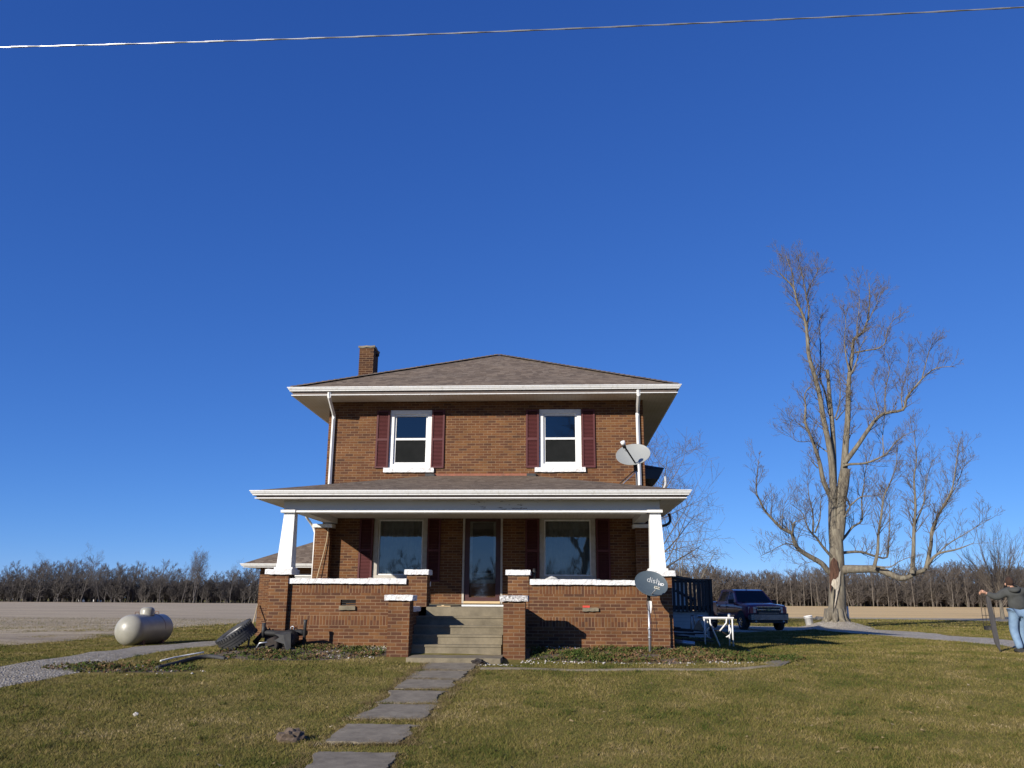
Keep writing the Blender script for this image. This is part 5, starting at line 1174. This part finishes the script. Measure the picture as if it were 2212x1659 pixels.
# ---- vase shaped tree at the right edge
tb=(35.0,70.0,ground(35,70)); rn2=random.Random(5); root=thing('bare_tree',tb,'broad vase shaped bare tree behind the person at the right edge','tree'); TP=[];CP=[]
o=Vector(tb); TP.append(([o+Vector((0,0,-.1)),o+Vector((0,0,.7)),o+Vector((.05,0,2.2))],[.17,.14,.09]))
for k in range(34):
    a=2*math.pi*rn2.random(); s=rn2.uniform(.08,.85); grow(CP,o+Vector((0,0,rn2.uniform(.8,2.0))),Vector((math.cos(a)*s,math.sin(a)*s,1)),rn2.uniform(3.2,6.0),.042,2,rn2,.2,7,.5,.42,6,.2,.07)
polymesh('trunk',TP,'bark',root,origin=tb); polymesh('crown',CP,'bark_twig',root,origin=tb)
# ---- woods across the fields
def proto(seed,h=10,mat='wood_far',levels=2,nch=7,up=.5,spread=.6,tr=.012,crown=.3,fork=1,seg=6,thick=1.,shrink=.42):
    rn=random.Random(seed); PL=[]
    for f in range(fork): grow(PL,Vector((0,0,-.2 if f==0 else h*.1)),Vector((rn.uniform(-.1,.1)+(rn.uniform(-.35,.35) if f else 0),rn.uniform(-.1,.1),1)),h*(1 if f==0 else .8),h*tr,levels,rn,up,nch,spread,shrink,seg,crown,.09)
    # to arrays
    o=0;VV=[];FF=[]
    for pts,rad in PL:
        P=np.array([tuple(p) for p in pts]);k=len(P);T=np.gradient(P,axis=0);T/=np.linalg.norm(T,axis=1)[:,None]+1e-9
        A=np.cross(T,np.array([.9,.3,.1]));A/=np.linalg.norm(A,axis=1)[:,None]+1e-9;B=np.cross(T,A);n=3;t=np.arange(n)*2*math.pi/n
        rr=np.maximum(np.array(rad)*thick,.012*thick)[:,None,None]
        VV.append((P[:,None,:]+rr*(A[:,None,:]*np.cos(t)[None,:,None]+B[:,None,:]*np.sin(t)[None,:,None])).reshape(-1,3))
        i,j=np.meshgrid(np.arange(k-1),np.arange(n),indexing='ij');a=(o+i*n+j).ravel();b=(o+i*n+(j+1)%n).ravel();FF.append(np.stack([a,b,b+n,a+n],1));o+=k*n
    return np.concatenate(VV),np.concatenate(FF)
def wood(name,protos,spots,mat,label,cat):
    VV=[];FF=[];o=0
    for (x,y,s,a,lx,pi) in spots:
        V,Fc=protos[pi]; c,s_=math.cos(a),math.sin(a); X=V[:,0]*c-V[:,1]*s_;Y=V[:,0]*s_+V[:,1]*c
        W=np.stack([X*s+x+V[:,2]*s*lx,Y*s+y,V[:,2]*s+ground(x,min(y,300))],1); VV.append(W);FF.append(Fc+o);o+=len(V)
    return tag(npmesh(name,np.concatenate(VV),np.concatenate(FF),mat,kind='stuff'),label,cat)
prs=[proto(s,10,levels=2,nch=13,thick=2.6,crown=.12,spread=1.0,up=.32,shrink=.40,tr=.008,seg=5) for s in range(5)]+[proto(50+s,5.2,levels=2,nch=9,thick=3.2,crown=.02,spread=1.1,fork=4,up=.3,shrink=.5) for s in range(3)]
rn=random.Random(9)
def spots(x0,x1,y0,rows,step,smin,smax,lean,hf=lambda x:1.):
    S=[]
    for r_ in range(rows):
        x=x0
        while x<x1:
            x+=step*rn.uniform(.6,1.4); y=y0+r_*3.2+rn.uniform(-1.2,1.2); S.append((x,y,rn.uniform(smin,smax)*hf(x)*(.9+.02*r_),rn.random()*6.3,rn.uniform(*lean),rn.randrange(5)))
            if r_<7: S.append((x+rn.uniform(-2,2),y,rn.uniform(.6,1.35),rn.random()*6.3,0,5+rn.randrange(3)))
    return S
hl=lambda x:1.02+.13*math.sin(x*.07)+.09*math.sin(x*.19+2)+.06*math.sin(x*.5)
wood('woodland',prs,spots(-260,-12,258,9,3.1,.72,1.08,(0.,.13),hl),'wood_far_left','dark leafless woodland along the far edge of the left field','woodland')
hr=lambda x:1.02+.09*math.sin(x*.05+1)+.06*math.sin(x*.17)+.04*math.sin(x*.41)
wood('woodland',prs,spots(0,250,258,10,2.4,.85,1.12,(-.03,.05),hr),'wood_far','brown leafless woodland along the far edge of the golden field','woodland')
wood('woodland',prs,spots(-130,130,-120,3,6,.8,1.1,(-.03,.05)),'wood_far','bare woodland beyond the road behind the viewer, mirrored in the windows','woodland')
# individual trees standing out of the wood edge
GL='bare trees rising above the left woodland'
b0=make_tree('bare_tree',(-147,256,ground(-147,256)),15,31,'tall leaning bare tree left of centre in the far left woodland',group=GL,mat='wood_far_left',levels=3,crown=.22,nch=8,spread=.95,up=.3,tr=.011,lean=(.2,0))
for (px,s,lx,lab) in ((60,.72,.10,'leftmost bare tree rising above the far woodland'),(110,.86,.12,'second bare tree from the left in the far woodland'),(165,.76,.10,'third bare tree from the left above the far woodland'),(300,.72,.04,'bare tree rising above the woodland behind the propane tank'),(480,.70,-.05,'narrow bare tree right behind the propane tank dome'),(545,.78,-.02,'slender bare tree between the tank and the tallest far tree'),(690,.74,.02,'bare tree nearest the garage in the far left woodland')):
    p=at(px,1800,254); copy_tree(b0,(p.x,254,ground(p.x,254)),s,random.Random(px).random()*6,lab,lx)
p=at(580,1800,250)
make_tree('bare_tree',(p.x,250,ground(p.x,250)),13.2,35,'tallest fan crowned bare tree standing above the far left woodland',group=GL,mat='wood_far_left',levels=3,crown=.3,nch=9,spread=.85,up=.3,tr=.018,fork=3)
GR_='pale trunked trees at the edge of the right woodland'
c0_=make_tree('pale_tree',(64,255,ground(64,255)),10.5,41,'pale trunked tree at the wood edge above the pickup cab',group=GR_,mat='wood_far',tm='wood_far_pale',levels=2,crown=.5,nch=5,spread=.6,up=.3,tr=.0105,tw=.03)
for i,(px,s,lab) in enumerate(((2415,.92,'pale trunked tree at the wood edge left of the big tree'),(2437,1.,'second pale trunked tree left of the big tree'),(2456,.9,'third pale trunked tree close left of the big trunk'),(2378,.95,'pale trunked tree at the wood edge just right of the pickup'),(2556,.85,'pale leaning tree at the wood edge right of the big trunk'),(2622,1.1,'forked pale tree at the wood edge right of the big tree'),(2668,.95,'pale trunked tree under the low right limb'),(2695,.9,'pale trunked tree between the low limb and the person'),(2745,1.0,'pale trunked tree midway between the big tree and the person'),(2800,.92,'pale trunked tree left of the vase shaped tree'),(2862,1.,'pale trunked tree close to the person'),(2905,.9,'rightmost pale trunked tree at the wood edge'))):
    p=at(px,1830,255.5-i%3*.4); copy_tree(c0_,(p.x,p.y,ground(p.x,255)),s,i*1.3,lab,.0 if px!=2556 else -.3)
# tree behind the viewer that the windows mirror
make_tree('roadside_tree',(1.6,-26,ground(1.6,-26)),17,61,'large bare tree beyond the road, seen only mirrored in the windows',mat='bark_twig',tm='bark',levels=3,crown=.3,nch=7,spread=.8,up=.3,fork=2,tr=.018)
# tiny far buildings
for i,(px,py,w_,lab) in enumerate(((20,1778,3.0,'tiny white building glimpsed through the leftmost far trees'),(240,1788,1.8,'tiny white building glimpsed through the leaning far trees'),(282,1783,3.4,'pale roofed far building behind the left woodland'))):
    p=at(px,py,300); B_=thing('far_building',(p.x,300,p.z-1.2),lab,'building'); m=MB(); m.box(p.x-w_/2*.8,p.x+w_/2*.8,300,303,p.z-2.5,p.z); m.build('wall','white_metal',B_)
    m=MB(); m.add([(p.x-w_/2,299.8,p.z),(p.x+w_/2,299.8,p.z),(p.x,299.8,p.z+.7),(p.x-w_/2,303.2,p.z),(p.x+w_/2,303.2,p.z),(p.x,303.2,p.z+.7)],[(0,1,2),(3,5,4),(0,2,5,3),(1,4,5,2)]); m.build('roof','white_metal',B_)
# ------------------------------------------------------------------ grass, ground cover, pebbles
rng=np.random.default_rng(4)
gx=np.arange(-26,26.01,.2); gy=np.arange(4,46.01,.2); GG=np.array([[ground(x,y) for x in gx] for y in gy])
def gint(x,y):
    fx=np.clip((x-gx[0])/.2,0,len(gx)-1.001);fy=np.clip((y-gy[0])/.2,0,len(gy)-1.001);i=fx.astype(int);j=fy.astype(int);u=fx-i;v=fy-j
    return GG[j,i]*(1-u)*(1-v)+GG[j,i+1]*u*(1-v)+GG[j+1,i]*(1-u)*v+GG[j+1,i+1]*u*v
def inpoly(x,y,P):
    c=np.zeros(len(x),bool);n=len(P)
    for i in range(n):
        x0,y0=P[i];x1,y1=P[i-1]
        k=((y0>y)!=(y1>y))&(x<(x1-x0)*(y-y0)/(y1-y0+1e-12)+x0); c^=k
    return c
def clear(x,y,pad=0.):
    k=inpoly(x,y,DU+DL[::-1])|inpoly(x,y,ru+rl[::-1])
    j=.055*np.sin(y*9+x*3)+.05*np.sin(y*23+1)+.04*np.sin(x*17+y*5)+rng.uniform(-.03,.03,len(x))
    px_y=-.165*np.clip((15.7-y)/4.2,0,1)
    k|=(x>-6.15)&(x<2.35)&(y>17.92)&(y<33)
    k|=(x>-3.28)&(x<-.66)&(y>15.78)&(y<18)
    for (a,b) in slabs.values() if isinstance(slabs,dict) else slabs: k|=(x-px_y>XL+.04+j)&(x-px_y<XR-.04+j)&(y>a+.0+j*.3)&(y<b-.0+j*.3)
    k|=y>np.interp(x,[nl_[0] for nl_ in nl],[nl_[1] for nl_ in nl],left=99,right=99)
    return k
def fr(n,y0,y1,pw=1.3):
    u=rng.random(n); e=1-pw; 
    y=(y0**e+(y1**e-y0**e)*u)**(1/e) if abs(e)>1e-6 else y0*(y1/y0)**u
    x=y*rng.uniform(-.76,.66,n); return x,y
def tris(x,y,z,h,w,lean,name,mat,label,cat,val=None):
    n=len(x); a=rng.random(n)*6.283; b=rng.random(n)*6.283
    dx=np.cos(a)*w/2;dy=np.sin(a)*w/2; lx=np.cos(b)*h*lean;ly=np.sin(b)*h*lean
    V=np.empty((n,3,3)); V[:,0]=np.stack([x-dx,y-dy,z-.005],1);V[:,1]=np.stack([x+dx,y+dy,z-.005],1);V[:,2]=np.stack([x+lx,y+ly,z+h],1)
    r=rng.random(n) if val is None else val
    return tag(npmesh(name,V.reshape(-1,3),np.arange(3*n).reshape(-1,3),mat,rnd=np.repeat(r,3),kind='stuff'),label,cat)
n=820000; x,y=fr(n,6.2,42,.95); k=~clear(x,y)
bed=((x-1.6)/3.0)**2+((y-17.15)/.95)**2<1; bed|=((x+5.0)/1.9)**2+((y-17.05)/.95)**2<1; bed|=((x+7.6)/1.5)**2+((y-14.7)/.55)**2<1
k&=~(bed&(rng.random(n)<.9))
x=x[k];y=y[k];z=gint(x,y)
# tufty length variation
tuft=np.sin(x*2.1+np.sin(y*1.7)*2)*np.sin(y*2.6+x*.7); h=rng.uniform(.012,.036,len(x))*(1+.3*tuft)*(1+.012*y); w=.0040+.00046*y
tris(x,y,z,h,w*rng.uniform(.7,1.3,len(x)),rng.uniform(.3,1.8,len(x)),'lawn_grass','grass_blades','short dormant green and tan lawn grass around the house','grass')
n=150000; x,y=fr(n,36,74,1.0); k=~clear(x,y); k&=y<np.interp(x,[q_[0] for q_ in gr],[q_[1] for q_ in gr]); x=x[k];y=y[k]
zz=np.array([ground(a,b) for a,b in zip(x,y)])
tris(x,y,zz,rng.uniform(.03,.07,len(x)),.018+.0006*y,rng.uniform(.3,1.5,len(x)),'far_grass','grass_blades','olive grass strip beyond the right drive','grass')
# straw and dead grass by the slabs
X_=[];Y_=[]
for (a,b) in (slabs.values() if isinstance(slabs,dict) else slabs):
    q=900
    X_.append(rng.uniform(XL-.18,XR+.18,q));Y_.append(a+rng.normal(-.03,.05,q))
    X_.append(XR+rng.normal(.03,.06,q//2));Y_.append(rng.uniform(a,b,q//2)); X_.append(XL-.0+rng.normal(-.02,.05,q//2));Y_.append(rng.uniform(a,b,q//2))
x=np.concatenate(X_);y=np.concatenate(Y_); x=x-.165*np.clip((15.7-y)/4.2,0,1); z=gint(x,y)+.004
tris(x,y,z,rng.uniform(.015,.05,len(x)),.007*np.ones(len(x)),rng.uniform(.5,2.5,len(x)),'dead_grass','straw_blades','pale dead grass and leaf litter along the concrete path','grass')
# ground cover beds
def bedpts(cx,cy,rx,ry,n):
    t=rng.random(n)*6.283;r=np.sqrt(rng.random(n)); return cx+rx*r*np.cos(t),cy+ry*r*np.sin(t)
xa,ya=bedpts(1.75,16.95,2.95,.72,34000); xb_,yb_=bedpts(-5.0,16.85,1.9,.75,12000); xc,yc=bedpts(-7.7,14.9,1.4,.5,5000); xd,yd=bedpts(3.9,17.3,.9,.75,9000)
x=np.concatenate([xa,xb_,xc,xd]);y=np.concatenate([ya,yb_,yc,yd]); k=(~((x>-3.4)&(x<-.55)&(y>15.75)))&(~((x>-6.2)&(x<2.4)&(y>17.85)))
cl=np.sin(x*5+np.sin(y*7))*np.cos(y*6-x*2); k&=rng.random(len(x))<(.55+.45*cl); x=x[k];y=y[k];cl=cl[k]
z=gint(x,y)+rng.uniform(0,.09,len(x))*(.6+.5*cl)
n_=len(x); q=rng.normal(size=(n_,3,3))*.018; V=np.stack([x,y,z],1)[:,None,:]+q
tag(npmesh('ground_cover',V.reshape(-1,3),np.arange(3*n_).reshape(-1,3),'cover_leaves',rnd=np.repeat(rng.random(n_),3),kind='stuff'),'low tangled leafy ground cover in the beds against the porch','ground cover')
def pebbles(x,y,s,label):
    n=len(x); z=gint(x,y)+s*.35; O=np.array([[1,0,0],[0,1,0],[-1,0,0],[0,-1,0],[0,0,.7],[0,0,-.7]],float); Fo=np.array([[0,1,4],[1,2,4],[2,3,4],[3,0,4],[1,0,5],[2,1,5],[3,2,5],[0,3,5]])
    V=O[None]*s[:,None,None]*rng.uniform(.6,1.4,(n,6,1)); a=rng.random(n)*6.28; c,s_=np.cos(a)[:,None],np.sin(a)[:,None]; V2=V.copy(); V2[:,:,0]=V[:,:,0]*c-V[:,:,1]*s_;V2[:,:,1]=V[:,:,0]*s_+V[:,:,1]*c
    V2+=np.stack([x,y,z],1)[:,None,:]; Fc=(Fo[None]+6*np.arange(n)[:,None,None]).reshape(-1,3)
    return tag(npmesh('pebbles',V2.reshape(-1,3),Fc,'stone_pale',kind='stuff'),label,'pebbles')
x=np.concatenate([rng.uniform(-.5,2.3,420),rng.uniform(-.7,3.6,200)]);y=np.concatenate([rng.normal(17.72,.10,420),rng.normal(16.30,.13,200)])
pebbles(x,y,rng.uniform(.008,.028,len(x)),'pale pebbles strewn through the right hand plant bed')
x=np.concatenate([rng.normal(-3.75,.35,420),rng.uniform(-6.4,-3.4,160),rng.normal(-7.6,.8,60)]);y=np.concatenate([rng.normal(17.2,.30,420),rng.uniform(16.2,17.8,160),rng.normal(14.8,.25,60)])
pebbles(x,y,rng.uniform(.008,.03,len(x)),'pale pebbles heaped beside the left stair pier')
xx=rng.normal(-1.35,.3,70);pebbles(xx,rng.normal(15.68,.05,70),rng.uniform(.008,.022,70),'pale pebbles scattered at the foot of the porch steps')
# concrete edging of the right bed
ed=[tuple(G(*s2(*q))[:2]) for q in ((90,243),(500,246),(1000,250),(1500,250),(1850,243),(2080,222),(2150,190))]
ed2=[(a,b+.13) for a,b in ed]
sheet('path',ed,ed2,'concrete',.03,60,4,.02,9)
ed=[tuple(G(*s2(*q))[:2]) for q in ((1850,105),(1950,135),(2080,160),(2160,190))]; ed2=[tuple(G(*s2(*q))[:2]) for q in ((1905,150),(1960,190),(2000,215),(2100,218))]
sheet('path',ed,ed2,'concrete',.025,20,4,.02,10)
# weeds and fallen leaves in the lawn
n=230; cx,cy=fr(n,6.5,22,1.2); k=~clear(cx,cy); cx=cx[k];cy=cy[k]; m_=46
x=(cx[:,None]+rng.normal(0,.05,(len(cx),m_))*(.6+rng.random((len(cx),1)))).ravel(); y=(cy[:,None]+rng.normal(0,.05,(len(cx),m_))).ravel(); z=gint(x,y)
tris(x,y,z,rng.uniform(.02,.065,len(x)),.010*np.ones(len(x)),rng.uniform(.4,1.6,len(x)),'weeds','grass_blades','darker green weed tufts scattered through the lawn','weeds',val=rng.uniform(-.5,.25,len(x)))
n=420; x,y=fr(n,6.5,24,1.2); k=~clear(x,y); x=x[k];y=y[k]; z=gint(x,y)+.03
tris(x,y,z,rng.uniform(.004,.02,len(x)),rng.uniform(.03,.06,len(x)),rng.uniform(1,3,len(x)),'fallen_leaves','straw_blades','scattered pale dead leaves lying on the lawn','leaves')
# ------------------------------------------------------------------ camera, sun, sky
cd=bpy.data.cameras.new('camera'); cam=bpy.data.objects.new('camera',cd); COL.objects.link(cam)
cd.sensor_width=36; cd.sensor_fit='HORIZONTAL'; cd.lens=36*F/1024; cd.clip_end=8000; cd.clip_start=.05
cam.matrix_world=Matrix.Translation((0,0,EYE))@CAMR.to_4x4(); scene.camera=cam
AZ=R(36.7);EL=R(21.3)
sd=Vector((-math.sin(AZ)*math.cos(EL),-math.cos(AZ)*math.cos(EL),math.sin(EL)))
L=bpy.data.lights.new('sun','SUN'); L.energy=5.0; L.angle=R(.5); L.color=(1,.93,.82); so=bpy.data.objects.new('sun',L); COL.objects.link(so)
so.rotation_euler=(-sd).to_track_quat('-Z','Y').to_euler(); so.location=(-20,-25,20)
w=bpy.data.worlds.new('World'); scene.world=w; w.use_nodes=True; nt=w.node_tree; bg=nt.nodes['Background']
sky=nt.nodes.new('ShaderNodeTexSky'); sky.sky_type='NISHITA'; sky.sun_disc=False; sky.sun_elevation=EL; sky.sun_rotation=math.atan2(sd.x,sd.y)
sky.altitude=100; sky.air_density=.6; sky.dust_density=0; sky.ozone_density=10
sp=nt.nodes.new('ShaderNodeSeparateColor'); cb=nt.nodes.new('ShaderNodeCombineColor'); nt.links.new(sky.outputs[0],sp.inputs[0])
for k,(g,mu) in enumerate(((.97,1.15),(.80,1.24),(.58,2.22))):
    p=nt.nodes.new('ShaderNodeMath'); p.operation='POWER'; p.inputs[1].default_value=g; nt.links.new(sp.outputs[k],p.inputs[0])
    q=nt.nodes.new('ShaderNodeMath'); q.operation='MULTIPLY'; q.inputs[1].default_value=mu; nt.links.new(p.outputs[0],q.inputs[0]); nt.links.new(q.outputs[0],cb.inputs[k])
nt.links.new(cb.outputs[0],bg.inputs[0]); bg.inputs[1].default_value=.10
vs=scene.view_settings; scene.display_settings.display_device='sRGB'; vs.view_transform='Standard'; vs.look='None'; vs.exposure=.32; vs.gamma=1
scene.render.engine='CYCLES'; scene.render.resolution_x=1024; scene.render.resolution_y=768
